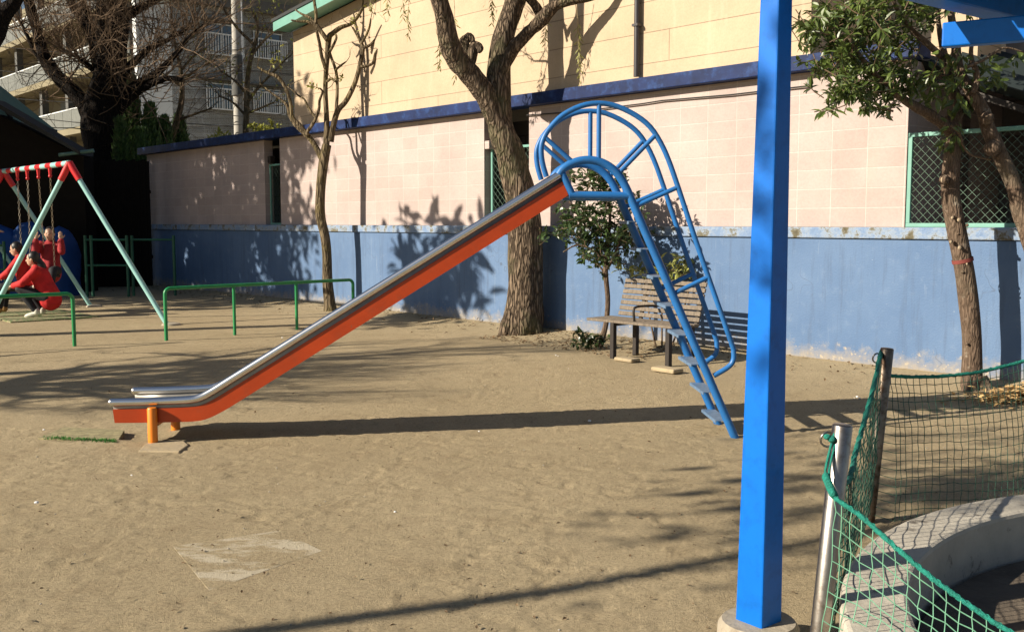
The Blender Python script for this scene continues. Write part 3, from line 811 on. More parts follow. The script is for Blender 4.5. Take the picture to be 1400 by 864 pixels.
# ------------------------------------------------------------------ people
def remesh(mb, voxel, name, mat, parent, it=3):
    me = bpy.data.meshes.new('tmp'); me.from_pydata([tuple(p) for p in mb.v], [], mb.f)
    o = bpy.data.objects.new('tmp', me); col.objects.link(o)
    rm = o.modifiers.new('r', 'REMESH'); rm.mode = 'VOXEL'; rm.voxel_size = voxel
    smo = o.modifiers.new('s', 'SMOOTH'); smo.iterations = it; smo.factor = .5
    dg = bpy.context.evaluated_depsgraph_get(); dg.update()
    m2 = bpy.data.meshes.new_from_object(o.evaluated_get(dg)); m2.name = name
    bpy.data.objects.remove(o)
    m2.materials.clear(); m2.materials.append(mat)
    m2.polygons.foreach_set('use_smooth', [True] * len(m2.polygons))
    ob = bpy.data.objects.new(name, m2); col.objects.link(ob); ob.parent = parent
    return ob
def limb(mb, pts, rad):
    pts = [V(p) for p in pts]; P = []; Q = []
    for i in range(len(pts) - 1):
        for k in range(5):
            t = k / 5; P.append(pts[i].lerp(pts[i + 1], t)); Q.append(rad[i] + (rad[i + 1] - rad[i]) * t)
    P.append(pts[-1]); Q.append(rad[-1])
    mb.tube(P, Q, 12); [mb.ball(p, r * .99, 12, 8) for p, r in zip(pts, rad)]

def person(label, loc, rz, J, coat, shoe, hair_long=True, trousers='trousers'):
    """J: joints in a frame where +x is the facing direction; one continuous body, clothes and hair as children"""
    th = thing('person', label, 'person', loc, None, rz)
    hd = V(J['head']); nk = V(J['neck']); ch = V(J['chest']); pe = V(J['pelvis']); fx = V(J.get('face', (1, 0, 0))).normalized(); fy = V((0, 0, 1)).cross(fx).normalized(); fz = fx.cross(fy)
    rot = Matrix((fx, fy, fz)).transposed()
    def hp(x, y, z): return hd + rot @ V((x, y, z))
    b = MB(); b.ball(hd, (.088, .072, .108), 16, 12, rot); b.ball(hp(.03, 0, -.055), (.058, .052, .06), 12, 8, rot)
    b.ball(hp(.095, 0, -.018), (.018, .013, .02), 8, 6, rot)                     # nose
    b.ball(hp(.082, 0, -.055), (.014, .024, .008), 8, 6, rot)                    # mouth
    for s_ in (-1, 1): b.ball(hp(-.005, s_ * .076, -.01), (.02, .011, .03), 8, 6, rot)     # ears
    limb(b, [nk - V((0, 0, .04)), hd - V((0, 0, .05))], [.048, .045])
    limb(b, [pe, (pe + ch) / 2, ch, nk], [.115, .105, .12, .05])
    c = MB(); t = MB(); s = MB()
    limb(c, [pe + V((-.01, 0, -.06)), pe, (pe + ch) / 2, ch, nk - V((0, 0, .03))], [.175, .17, .15, .155, .075])
    for sd in ('l', 'r'):
        sg = 1 if sd == 'l' else -1
        sh, el, ha = V(J['sh' + sd]), V(J['el' + sd]), V(J['ha' + sd])
        limb(b, [sh, el, ha], [.05, .04, .028])
        limb(c, [ch.lerp(sh, .4), sh, el, el.lerp(ha, .86)], [.10, .078, .062, .052])
        fd = (ha - el).normalized(); sdv = fd.cross(V((0, 0, 1))); sdv = sdv.normalized() if sdv.length > .1 else V((0, 1, 0)); dn = sdv.cross(fd)
        b.ball(ha + fd * .045, (.046, .04, .024), 10, 6, Matrix((fd, sdv, dn)).transposed())
        for k, L in enumerate((.055, .066, .06, .045)):
            o_ = ha + fd * .08 + sdv * (.027 - .018 * k); limb(b, [o_, o_ + fd * L * .55 - dn * .008, o_ + fd * L * .85 - dn * .03], [.0085, .008, .007])
        o_ = ha + fd * .03 + sdv * .04; limb(b, [o_, o_ + fd * .03 + sdv * .022, o_ + fd * .055 + sdv * .022 - dn * .015], [.010, .009, .008])
        hi, kn, an, to = V(J['hi' + sd]), V(J['kn' + sd]), V(J['an' + sd]), V(J['to' + sd])
        limb(b, [hi, kn, an], [.075, .05, .035]); limb(b, [an, to], [.034, .026])
        limb(t, [pe.lerp(hi, .6), hi, kn, an.lerp(kn, .12)], [.10, .092, .068, .05])
        s.ball(an.lerp(to, .5) + V((0, 0, -.004)), (.125, .045, .042), 12, 8, Matrix.Rotation(math.atan2((to - an).y, (to - an).x), 3, 'Z') @ Matrix.Rotation(math.atan2((an - to).z, math.hypot((to - an).x, (to - an).y)) * .7, 3, 'Y'))
        limb(s, [an + V((0, 0, .03)), an], [.05, .05])
    remesh(b, .009, 'body', M['skin'], th); remesh(c, .013, 'coat', M[coat], th, 5); remesh(t, .012, 'trousers', M[trousers], th, 4); remesh(s, .011, 'shoes', M[shoe], th)
    h = MB(); h.ball(hp(-.022, 0, .022), (.092, .085, .105), 16, 12, rot); h.ball(hp(-.05, 0, -.03), (.062, .075, .07), 12, 8, rot)
    if hair_long: limb(h, [hp(-.07, 0, -.02), hp(-.12, 0, -.12), hp(-.12, 0, -.26), hp(-.10, 0, -.36)], [.055, .065, .055, .02])
    remesh(h, .011, 'hair', M['hair'], th)
    for s_ in (-1, 1):
        e = MB(); e.ball(hp(.079, s_ * .03, .008), (.008, .011, .007), 8, 6, rot); e.build('eye', M['rubber'], None).parent = th
    return th
squat = dict(pelvis=(-.14, 0, .34), chest=(.0, 0, .66), neck=(.05, 0, .81), head=(.10, 0, .925), face=(1, .1, -.1),
             shl=(.0, .15, .745), shr=(.0, -.15, .745), ell=(.20, .19, .55), elr=(.20, -.19, .55), hal=(.40, .06, .50), har=(.40, -.06, .50),
             hil=(-.13, .09, .32), hir=(-.13, -.09, .32), knl=(.27, .12, .46), knr=(.27, -.12, .44), anl=(.03, .10, .085), anr=(.02, -.10, .085), tol=(.18, .11, .03), tor=(.17, -.11, .03))
pa = gnd(57, 434)
person('crouching person in red coat with long black ponytail and white shoes', (pa.x, pa.y, 0), R(183), squat, 'coat', 'shoe')
seated = dict(pelvis=(-.02, 0, .50), chest=(.06, 0, .84), neck=(.10, 0, .98), head=(.15, 0, 1.09), face=(1, 0, -.25),
              shl=(.06, .15, .92), shr=(.06, -.15, .92), ell=(.22, .19, .72), elr=(.22, -.19, .72), hal=(.38, .08, .62), har=(.38, -.08, .62),
              hil=(.0, .09, .47), hir=(.0, -.09, .47), knl=(.36, .11, .47), knr=(.36, -.11, .48), anl=(.42, .10, .09), anr=(.40, -.10, .09), tol=(.57, .11, .03), tor=(.55, -.11, .03))
person('seated person in red coat and tan boots on the far swing seat', (seatB.x, seatB.y, -.03), R(190), seated, 'coat', 'boot', False)
flying = dict(pelvis=(-.02, 0, .50), chest=(-.10, 0, .82), neck=(-.10, 0, .97), head=(-.08, 0, 1.09), face=(1, 0, 0),
              shl=(-.10, .15, .90), shr=(-.10, -.15, .90), ell=(.08, .20, .80), elr=(.08, -.20, .80), hal=(.05, .19, 1.0), har=(.05, -.19, 1.0),
              hil=(.0, .09, .48), hir=(.0, -.09, .48), knl=(.36, .10, .50), knr=(.36, -.10, .50), anl=(.58, .10, .22), anr=(.58, -.10, .24), tol=(.72, .11, .26), tor=(.72, -.11, .28))
person('person in red jacket swinging high on the near swing seat', (seatC.x, seatC.y, seatC.z - .40), R(-75), flying, 'coat_dark', 'shoe')
pd = at(-22, 318, 17.6)
stand = dict(pelvis=(0, 0, .86), chest=(.0, 0, 1.2), neck=(.0, 0, 1.36), head=(.02, 0, 1.49), face=(1, .2, 0),
             shl=(.0, .17, 1.29), shr=(.0, -.17, 1.29), ell=(.26, .16, 1.30), elr=(.05, -.24, 1.05), hal=(.48, .10, 1.335), har=(.18, -.22, .88),
             hil=(.0, .09, .84), hir=(.0, -.09, .84), knl=(.03, .09, .46), knr=(.03, -.09, .46), anl=(.0, .09, .085), anr=(.0, -.09, .085), tol=(.15, .10, .03), tor=(.15, -.10, .03))
person('standing person reaching out an arm in white sleeve beside swings', (pd.x - .28, pd.y, 0), R(-4), stand, 'sleeve', 'shoe')

# ------------------------------------------------------------------ trees
def tr_limb(mb, path, Y, n=12, wob=.12, dY=0.0, sub=4, wsc=3.0, seed=0, fill=None):
    """path of (px, py, width in px) at forward distance Y; dY bends it in depth along the way"""
    pts = []; rad = []
    m_ = len(path)
    P = [at(x, y, Y + dY * (i / (m_ - 1)) ** 1.2) for i, (x, y, w) in enumerate(path)]
    S = smooth_path(P, sub)
    for i in range(len(S)):
        k = i / sub; a = int(min(k, m_ - 2)); t = k - a
        w = path[a][2] * (1 - t) + path[min(a + 1, m_ - 1)][2] * t
        rad.append(w / 2 * Y / F)
    mb.tube(S, rad, n, True, wob, wsc)
    return S, rad

def grow(mb, lf, p, d, L, r, lev, rg, spread=.7, leafL=0, leafn=0, up=.1, sides=5, droop=0.0, wig=.25, kids=3, leafw=.35, shrink=.62):
    """a random twig system"""
    n = 4 if lev > 0 else 3; pts = [V(p)]; rad = [r]; dd = V(d).normalized()
    for i in range(n):
        dd = (dd + V((rg.gauss(0, wig), rg.gauss(0, wig), rg.gauss(0, wig) + up - droop * i / n))).normalized()
        pts.append(pts[-1] + dd * (L / n)); rad.append(r * (1 - .6 * (i + 1) / n))
    mb.tube(pts, rad, sides if lev > 1 else max(3, sides - 1), lev == 0)
    if lf is not None and lev <= 1 and leafn:
        for k in range(leafn):
            t = rg.random(); i = min(int(t * n), n - 1); q = pts[i].lerp(pts[i + 1], t * n - i)
            ld = (dd * .5 + V((rg.gauss(0, 1), rg.gauss(0, 1), rg.gauss(-.1, .8)))).normalized()
            l_ = leafL * rg.uniform(.6, 1.25)
            lf.leaf(q, ld, V((rg.gauss(0, .5), rg.gauss(0, .5), 1)), l_, l_ * leafw)
    if lev > 0:
        for k in range(kids):
            t = rg.uniform(.3, 1.0) if k else 1.0
            i = min(int(t * n), n - 1); q = pts[i].lerp(pts[i + 1], min(1, t * n - i))
            nd = (dd + V((rg.gauss(0, spread), rg.gauss(0, spread), rg.gauss(0, spread) + .1))).normalized()
            grow(mb, lf, q, nd, L * rg.uniform(shrink - .12, shrink + .12), max(.0022, rad[i] * .62), lev - 1, rg, spread, leafL, leafn, up, sides, droop, wig, kids, leafw, shrink)

# --- large furrowed tree in the middle
YB = W(wt(712, 300, .37), .37, 0).y
bt = thing('tree', 'large furrowed tree with forked trunk behind the slide chute', 'tree', (at(712, 460, YB).x, YB, 0))
mb = MB()
mainp = [(712, 476, 64), (713, 458, 57), (715, 440, 55), (717, 410, 50), (718, 370, 47), (717.5, 320, 46), (713, 280, 44), (706, 245, 41), (697, 210, 38), (687, 182, 36), (681, 162, 28)]
tr_limb(mb, mainp, YB, 28, .16, -.2, 6, 4)
tr_limb(mb, [(688, 196, 20), (674, 152, 28), (655, 118, 28), (636, 95, 28), (621, 76, 29), (614, 58, 27), (609, 30, 24), (600, 0, 22), (590, -40, 20), (578, -90, 17), (560, -150, 12), (548, -220, 6)], YB - .19, 18, .14, -.8, 5, 5)
tr_limb(mb, [(688, 192, 22), (684, 150, 32), (682, 118, 32), (682, 92, 31), (686, 62, 29), (695, 30, 28), (705, 0, 29), (718, -50, 24), (722, -110, 19), (735, -190, 13), (730, -280, 6)], YB - .19, 18, .14, .4, 5, 5)
tr_limb(mb, [(684, 108, 12), (699, 72, 18), (714, 53, 17), (728, 40, 16), (741, 27, 19), (750, 16, 17), (763, 6, 14), (785, 0, 13), (815, -6, 11), (850, -22, 8), (880, -60, 5)], YB - .19, 14, .16, -.6, 5, 6)
tr_limb(mb, [(741, 24, 14), (733, 10, 12), (724, -2, 12), (716, -18, 11), (714, -60, 9), (700, -110, 5)], YB - .19, 12, .16, -.3, 4, 6)
# dead stub with a burl
tr_limb(mb, [(634, 100, 16), (642, 88, 14), (645, 74, 15), (650, 62, 12), (656, 66, 9), (655, 72, 5)], YB - .05, 10, .4, -.15, 4, 9)
tr_limb(mb, [(644, 82, 12), (638, 68, 13), (636, 57, 14), (643, 52, 12), (647, 58, 6)], YB - .05, 10, .45, -.1, 4, 9)
# roots
for dx, wy, ww in ((-26, 468, 20), (-12, 474, 22), (10, 474, 20), (26, 470, 18)):
    tr_limb(mb, [(714 + dx * .25, 395, 8), (713 + dx * .5, 428, 20), (712 + dx * .8, 452, ww), (712 + dx * 1.05, wy, ww * .7), (712 + dx * 1.25, wy + 12, ww * .4)], YB - .12, 10, .25, -.12, 4, 6)
mb.build('trunk', M['bark_big'], bt, smooth=True)
rg = random.Random(11)
tw = MB(); lf = MB()
for (px, py, dY, n_) in ((585, -70, -.6, 5), (556, -170, -.8, 6), (720, -90, .2, 5), (733, -220, .4, 6), (860, -32, -.6, 4), (700, -105, -.3, 4), (598, -10, -.3, 2), (550, -215, -.8, 4)):
    for k in range(n_):
        p = at(px + rg.uniform(-4, 4), py + rg.uniform(-8, 8), YB + dY)
        grow(tw, lf, p, V((rg.gauss(0, .8), rg.gauss(0, .8), rg.uniform(.1, .9))), rg.uniform(.7, 1.3), .02, 2, rg, .6, .09, 4, .12, 5, 0, .22, 3, .2)
# hanging willowy shoots
def shoot(px, py0, py1, Y, sway=6):
    n_ = 9; pts = []
    for i in range(n_ + 1):
        t = i / n_; pts.append(at(px + sway * math.sin(t * 2.2) + rg.uniform(-1, 1), py0 + (py1 - py0) * t, Y + .03 * i))
    tw.tube(pts, [.004 - .0025 * i / n_ for i in range(n_ + 1)], 4)
    for i in range(3, n_):
        for k in range(4):
            q = pts[i].lerp(pts[i + 1], rg.random())
            lf.leaf(q, V((rg.gauss(0, .55), rg.gauss(0, .4), -.8)), V((rg.gauss(0, 1), -1, .2)), rg.uniform(.06, .11), .016)
for px, a, b_, Y in ((553, -60, 55, 13.0), (545, -60, 30, 12.8), (524, -70, 20, 12.9), (500, -60, 16, 12.7), (618, -20, 110, 13.3), (596, 40, 95, 13.2), (787, -10, 130, 13.0), (785, 0, 95, 12.9), (851, -50, 62, 12.8), (856, -60, 85, 12.9), (881, -40, 48, 12.9), (893, -70, 70, 13.0), (897, -60, 112, 12.7), (668, -20, 32, 12.8), (1025, -60, 10, 12), (740, -10, 60, 12.9)):
    shoot(px, a, b_, Y)
tw.build('twigs', M['twig_pale'], bt); lf.build('leaves', M['leaf_willow'], bt)

# --- pruned tree
YP = W(wt(450, 300, .46), .46, 0).y; print('YB YP', YB, YP)
pt = thing('tree', 'slim pruned tree with upright limbs and a few yellow leaves', 'tree', (at(450, 419, YP).x, YP, 0))
mb = MB()
tr_limb(mb, [(452, 430, 22), (451, 415, 16), (448, 385, 14), (447, 350, 13), (444, 322, 13), (438, 295, 13), (438, 265, 12.5), (440, 240, 13), (443, 218, 14), (447, 198, 12)], YP, 14, .1, 0, 5)
limbs = [[(442, 222, 9), (434, 205, 8), (426, 192, 7.5), (416, 182, 6.5), (405, 172, 5.5), (397, 160, 5), (393, 146, 4.5), (386, 138, 3.5), (372, 128, 2.5), (362, 120, 1.8)],
         [(422, 186, 6), (410, 172, 6), (400, 160, 5), (397, 140, 4.5), (390, 120, 4.5), (380, 106, 5.5), (366, 100, 4), (352, 92, 2.5)],
         [(419, 182, 5), (430, 166, 4.5), (436, 150, 4), (437, 138, 3.6), (441, 126, 3), (437, 121, 2.2)],
         [(432, 162, 3.6), (422, 148, 3.2), (416, 136, 3), (408, 131, 2.5), (400, 124, 2), (392, 118, 1.4)],
         [(446, 202, 9), (447, 180, 8), (446, 150, 7), (445, 120, 6.5), (446, 95, 6.5), (448, 72, 7), (450, 52, 8), (455, 46, 7), (466, 38, 6), (480, 33, 5), (490, 22, 4), (496, 10, 3), (497, -4, 2)],
         [(448, 56, 6), (440, 45, 6), (432, 35, 6), (420, 30, 4.5), (410, 30, 3), (398, 28, 2)],
         [(433, 36, 5), (424, 25, 4), (413, 20, 3), (404, 14, 2)],
         [(432, 34, 5), (432, 18, 4.5), (430, 4, 4), (429, -12, 3)],
         [(447, 100, 5), (440, 78, 5), (437, 60, 4.5), (433, 42, 4)],
         [(450, 72, 4), (456, 62, 3.6), (460, 52, 3.4), (458, 46, 2.5)],
         [(452, 194, 9), (456, 172, 8), (462, 152, 8), (472, 140, 7), (482, 122, 6.5), (489, 102, 6), (494, 80, 6), (496, 66, 6), (493, 58, 4.5), (488, 48, 3.4), (482, 38, 2.5)],
         [(459, 158, 5), (461, 132, 4.5), (461, 110, 4), (459, 96, 4), (454, 82, 3.6), (451, 72, 3)],
         [(447, 112, 4), (453, 108, 4), (459, 112, 3.5)], [(459, 96, 3), (466, 90, 3), (473, 85, 1.6)],
         [(493, 92, 5), (503, 90, 4.5), (510, 86, 4), (513, 74, 3.6), (519, 65, 3), (521, 58, 2)],
         [(496, 66, 5), (506, 62, 4), (514, 54, 3.6), (523, 48, 3), (528, 40, 2)],
         [(494, 60, 4), (500, 50, 3.2), (505, 38, 3), (507, 26, 2)]]
for L in limbs: tr_limb(mb, L, YP, 9, .14, rg.uniform(-.25, .25), 4)
mb.build('trunk', M['bark_pruned'], pt, smooth=True)
tw = MB(); lf = MB(); rg = random.Random(21)
for L in limbs:
    for k in range(2):
        x, y, w = L[-1 - k]
        if rg.random() < .35: continue
        p = at(x, y, YP); d = V((rg.gauss(0, .6), rg.gauss(0, .6), rg.uniform(.0, 1)))
        grow(tw, lf if rg.random() < .4 else None, p, d, rg.uniform(.2, .42), .008, 1, rg, .6, .075, 5, .1, 4, 0, .2, 2, .5)
tw.build('twigs', M['bark_pruned'], pt); lf.build('leaves', M['leaf_yellow'], pt)

# --- tree at the right, behind the net
YR = W(wt(1330, 300, .46), .46, 0).y; print('YR', YR, gnd(1330, 547).y)
rt = thing('tree', 'brown leaning tree with glossy leaves and a red ring mark', 'tree', (at(1330, 547, YR).x, YR, 0))
mb = MB()
tr_limb(mb, [(1335, 560, 48), (1332, 545, 37), (1329, 520, 29), (1329, 490, 27), (1328, 455, 26), (1325, 420, 26), (1320, 380, 26), (1313, 340, 25), (1306, 305, 25), (1301, 275, 25), (1300, 245, 24), (1302, 215, 23), (1304, 190, 23)], YR, 18, .12, 0, 5, 4)
tr_limb(mb, [(1304, 200, 20), (1303, 180, 20), (1300, 165, 19), (1312, 150, 16), (1306, 132, 16), (1300, 118, 14), (1297, 100, 12), (1290, 70, 9), (1284, 40, 7), (1280, 0, 5)], YR, 12, .14, .3, 4, 5)
tr_limb(mb, [(1302, 185, 16), (1292, 172, 15), (1275, 160, 14), (1255, 148, 13), (1238, 138, 11), (1215, 120, 9), (1195, 100, 7), (1175, 75, 5), (1160, 50, 4)], YR, 12, .14, -.5, 4, 5)
tr_limb(mb, [(1290, 80, 9), (1268, 60, 8), (1245, 40, 7), (1225, 10, 5), (1210, -30, 4)], YR, 9, .14, -.2, 4, 5)
for dx in (-16, 0, 18, 30): tr_limb(mb, [(1331 + dx * .4, 515, 14), (1332 + dx * .8, 540, 15), (1333 + dx * 1.3, 553, 9)], YR - .08, 8, .25, -.12, 4, 6)
# pruning knobs
for x, y, w in ((1291, 246, 14), (1303, 297, 5), (1312, 300, 6), (1322, 308, 5), (1300, 330, 6), (1312, 338, 6), (1310, 320, 4), (1322, 360, 4), (1316, 372, 4), (1330, 420, 4), (1322, 470, 4)):
    mb.ball(at(x, y, YR - .075), w / 2 * YR / F, 8, 6)
mb.build('trunk', M['bark_right'], rt, smooth=True)
for x, y, w in ((1302, 298, 4), (1311, 301, 5), (1300, 331, 4), (1312, 339, 5), (1322, 361, 3), (1290, 246, 8)):
    mb = MB(); mb.ball(at(x, y, YR - .098), (w / 2 * YR / F, .008, w / 2 * YR / F), 8, 6); mb.build('cut_mark', M['heart'], rt)
mb = MB(); mb.tube([at(1315.6, 353.5, YR), at(1316.6, 358.5, YR)], 28.0 / 2 * YR / F, 18, False); mb.build('paint_mark', M['redpaint'], rt, smooth=True)
tw = MB(); lf = MB(); rg = random.Random(31)
# dry twigs
for path in ([(1312, 190, 4), (1320, 205, 3), (1330, 213, 3), (1355, 219, 2.5)], [(1300, 172, 4), (1310, 180, 4), (1316, 195, 3)], [(1255, 100, 3), (1250, 112, 3), (1240, 122, 2.5), (1228, 130, 2)]):
    tr_limb(tw, path, YR - .12, 6, 0, 0, 3)
# leaf sprays: (px, py, spread x, spread y, count)
blobs = [(1185, 10, 55, 30, 30), (1150, 25, 40, 26, 26), (1120, 40, 24, 22, 14), (1200, 55, 45, 30, 30), (1160, 72, 38, 26, 28), (1135, 88, 22, 16, 12), (1215, 95, 40, 26, 26), (1175, 115, 40, 20, 26), (1215, 130, 26, 14, 14), (1150, 128, 26, 16, 12), (1195, 146, 20, 10, 8), (1135, 148, 10, 8, 3), (1245, 25, 40, 26, 16), (1280, 15, 40, 20, 12), (1098, 40, 12, 10, 4), (1100, 66, 10, 10, 2), (1260, 110, 20, 20, 8), (1230, -30, 70, 30, 30)]
for px, py, sx, sy, n_ in blobs:
    for k in range(int(n_ * 1.2)):
        c_ = at(px + rg.gauss(0, sx * .5), py + rg.gauss(0, sy * .5), YR - .15 + rg.gauss(0, .38))
        d = V((rg.gauss(-.3, .8), rg.gauss(-.3, .8), rg.gauss(-.1, .6))).normalized()
        tw.tube([c_ - d * .16 + V((0, 0, .03)), c_ - d * .05, c_ + d * .05], [.005, .004, .002], 4)
        for j in range(11):
            ld = (d * .75 + V((rg.gauss(0, .75), rg.gauss(0, .75), rg.gauss(-.22, .6)))).normalized(); l_ = rg.uniform(.062, .118)
            lf.leaf(c_ + d * rg.uniform(-.1, .05), ld, V((rg.gauss(-.3, .5), rg.gauss(-.3, .5), 1)), l_, l_ * .34)
# limp leaves round the second trunk and ivy on the first
for px, py, sx, sy, n_ in ((1310, 85, 30, 20, 40), (1345, 95, 25, 18, 36), (1365, 105, 14, 14, 18), (1300, 115, 26, 14, 34), (1270, 130, 22, 14, 24), (1310, 140, 24, 14, 26), (1303, 195, 8, 12, 16), (1300, 175, 12, 10, 12), (1390, 80, 10, 12, 6)):
    for k in range(n_):
        c_ = at(px + rg.gauss(0, sx * .6), py + rg.gauss(0, sy * .6), YR + rg.gauss(-.1, .14)); l_ = rg.uniform(.07, .13)
        lf.leaf(c_, V((rg.gauss(0, .6), rg.gauss(0, .6), rg.gauss(-.7, .4))), V((rg.gauss(0, 1), -1, .4)), l_, l_ * .4)
tw.build('twigs', M['twig'], rt); lf.build('crown', M['leaf_right'], rt)
# second leaning trunk
p2 = at(1462, 556, YR - .2)
r2 = thing('tree', 'leaning bare second trunk at right edge beside the mesh fence', 'tree', (p2.x, p2.y, 0))
mb = MB()
tr_limb(mb, [(1470, 600, 34), (1462, 556, 28), (1450, 500, 25), (1436, 430, 23), (1415, 350, 22), (1398, 300, 22), (1386, 255, 21), (1372, 222, 21), (1360, 196, 20), (1350, 172, 19), (1345, 155, 18), (1333, 135, 17), (1322, 118, 16), (1313, 100, 13), (1308, 80, 13), (1306, 55, 12), (1300, 20, 10), (1295, -30, 7)], YR - .2, 14, .13, .2, 5, 5)
tr_limb(mb, [(1330, 128, 9), (1336, 110, 8), (1334, 95, 8), (1328, 80, 6), (1330, 55, 5), (1345, 20, 4)], YR - .2, 9, .14, 0, 4, 5)
tr_limb(mb, [(1312, 96, 6), (1345, 82, 4), (1372, 66, 3), (1400, 72, 2)], YR - .25, 7, .14, 0, 4, 5)
for x, y, w in ((1357, 203, 22), (1349, 162, 18)): mb.ball(at(x, y, YR - .18), w / 2 * YR / F, 10, 8)
mb.build('trunk', M['bark_right'], r2, smooth=True)
# leaves heaped at its base
mb = MB(); lp = gnd(1392, 550)
for k in range(900):
    a = rg.gauss(0, .28); b_ = rg.gauss(0, .12); h_ = max(0, .13 * (1 - abs(a) / .8)) * rg.random()
    p = V((lp.x + .18 + a, lp.y + .05 + b_, .005 + h_)); l_ = rg.uniform(.04, .09)
    mb.leaf(p, V((rg.gauss(0, 1), rg.gauss(0, 1), rg.gauss(0, .25))), V((rg.gauss(0, .3), rg.gauss(0, .3), 1)), l_, l_ * .45)
tag(mb.build('fallen_leaves', M['leaf_fallen']), 'heap of dry yellow leaves at the right tree foot', 'fallen leaves', kind='stuff')
mb = MB()
for k in range(900):
    t = rg.uniform(0, t_end); d = abs(rg.gauss(0, .45)) + .03
    if rg.random() < .45: t = rg.uniform(wt(960), wt(740)); d = rg.uniform(.1, 1.2)
    p = W(t, d, .012 + .07 * max(0, (1.1 - d) / 1.1) ** 2); l_ = rg.uniform(.03, .07)
    mb.leaf(p, V((rg.gauss(0, 1), rg.gauss(0, 1), rg.gauss(0, .3))), V((rg.gauss(0, .3), rg.gauss(0, .3), 1)), l_, l_ * .45)
tag(mb.build('leaf_litter', M['leaf_brown']), 'brown leaf litter along the foot of blue wall', 'leaf litter', kind='stuff')

# --- camellia beside the bench
YC = 11.9
def leafball(lf, tw, px, py, sx, sy, n_, Y, sy_d, L, wd, rg, j_=7, lw=.5):
    for k in range(n_):
        c_ = at(px + rg.gauss(0, sx * .5), py + rg.gauss(0, sy * .5), Y + rg.gauss(0, sy_d))
        d = V((rg.gauss(0, 1), rg.gauss(0, 1), rg.gauss(.1, .7))).normalized()
        tw.tube([c_ - d * .12, c_ + d * .03], [.004, .002], 4)
        for j in range(j_):
            ld = (d * .5 + V((rg.gauss(0, .8), rg.gauss(0, .8), rg.gauss(0, .6)))).normalized(); l_ = L * rg.uniform(.7, 1.25)
            lf.leaf(c_ + d * rg.uniform(-.08, .04), ld, V((rg.gauss(0, .5), rg.gauss(0, .5), 1)), l_, l_ * lw)
ca = thing('tree', 'small dark green camellia tree growing beside the wooden bench', 'tree', (at(824, 474, YC).x, YC, 0))
mb = MB(); tr_limb(mb, [(818, 480, 10), (823, 465, 8), (829, 440, 7.5), (831, 410, 7), (829, 385, 7), (828, 366, 7), (830, 340, 6), (834, 300, 4), (832, 260, 3)], YC, 10, .12, 0, 4)
for L in ([(829, 368, 6), (840, 350, 4), (850, 320, 3)], [(828, 366, 5), (815, 345, 3.5), (790, 335, 2.5), (770, 345, 1.8)], [(830, 345, 4), (812, 320, 3), (790, 300, 2), (768, 296, 1.5)], [(829, 380, 3), (818, 362, 2.5), (796, 352, 2)]): tr_limb(mb, L, YC, 7, .1, rg.uniform(-.2, .2), 3)
mb.build('trunk', M['bark_right'], ca, smooth=True)
tw = MB(); lf = MB(); rg = random.Random(41)
for a in ((815, 250, 26, 18, 20), (838, 255, 24, 20, 16), (800, 290, 34, 22, 34), (840, 295, 30, 26, 36), (820, 325, 36, 22, 38), (848, 330, 22, 22, 20), (785, 318, 26, 14, 16), (830, 352, 26, 12, 18), (768, 310, 16, 9, 7), (795, 347, 9, 6, 4), (866, 275, 8, 8, 4), (860, 320, 14, 14, 8), (805, 235, 14, 8, 5)):
    leafball(lf, tw, *(a[:2] + (a[2] * 1.2, a[3] * 1.2, int(a[4] * 1.5))), YC, .24, .085, .03, rg)
tw.build('twigs', M['twig'], ca); lf.build('crown', M['leaf_camellia'], ca)
# variegated shrub behind the bench
YV = 11.75
vs_ = thing('shrub', 'yellow green variegated shrub behind the bench backrest', 'shrub', (at(905, 472, YV).x, YV, 0))
tw = MB(); lf = MB()
for a in ((872, 372, 20, 10, 9), (888, 374, 16, 8, 6), (928, 360, 18, 12, 13), (945, 368, 16, 12, 10), (935, 385, 20, 10, 8), (900, 385, 30, 10, 8)): leafball(lf, tw, *a, YV, .08, .10, .04, rg, 6, .42)
for x in (880, 905, 930, 945):
    tr_limb(tw, [(905 + (x - 905) * .3, 478, 3), (905 + (x - 905) * .7, 430, 2.5), (x, 380, 2)], YV, 6, 0, 0, 3)
tw.build('stems', M['twig'], vs_); lf.build('leaves', M['leaf_varieg'], vs_)
YS = gnd(810, 478).y
sp_ = thing('shrub', 'small glossy shrub at the left end of the bench', 'shrub', (at(808, 478, YS).x, YS, 0))
tw = MB(); lf = MB()
for a in ((808, 462, 24, 12, 14), (796, 466, 14, 8, 5), (822, 464, 10, 12, 5)): leafball(lf, tw, *a, YS, .1, .08, .03, rg)
tr_limb(tw, [(808, 480, 3), (808, 470, 3), (806, 458, 2)], YS, 6, 0, 0, 3)
tw.build('stems', M['twig'], sp_); lf.build('leaves', M['leaf_camellia'], sp_)

# ------------------------------------------------------------------ bench
g1, g2 = gnd(841, 490), gnd(926, 502); bx = V((g2.x - g1.x, g2.y - g1.y, 0)); BLg = bx.length; bx.normalize()
by = V((-bx.y, bx.x, 0)); by = by if by.y > 0 else -by
bo = V((g1.x, g1.y, 0)) - bx * .46
def B(x, y, z): return bo + bx * x + by * y + V((0, 0, z))
BL = 1.30
be = thing('bench', 'weathered wooden slat bench with iron armrest below the wall', 'bench', B(BL / 2, .2, 0))
def slab_(c0, c1, wy, wz_, nm, mat):
    mb = MB(); mb.bar(c0, c1, wy, wz_); return mb.build(nm, mat, be, bevel=.006)
for k in range(4):
    y = .05 + .105 * k; mb = MB(); mb.box(B(BL / 2, y, .405), (BL, .088, .03), bx); mb.build('seat_slat', M['wood'], be, bevel=.006)
bdir = V((by.x * .30, by.y * .30, 1)).normalized(); sl_n = bx.cross(bdir)
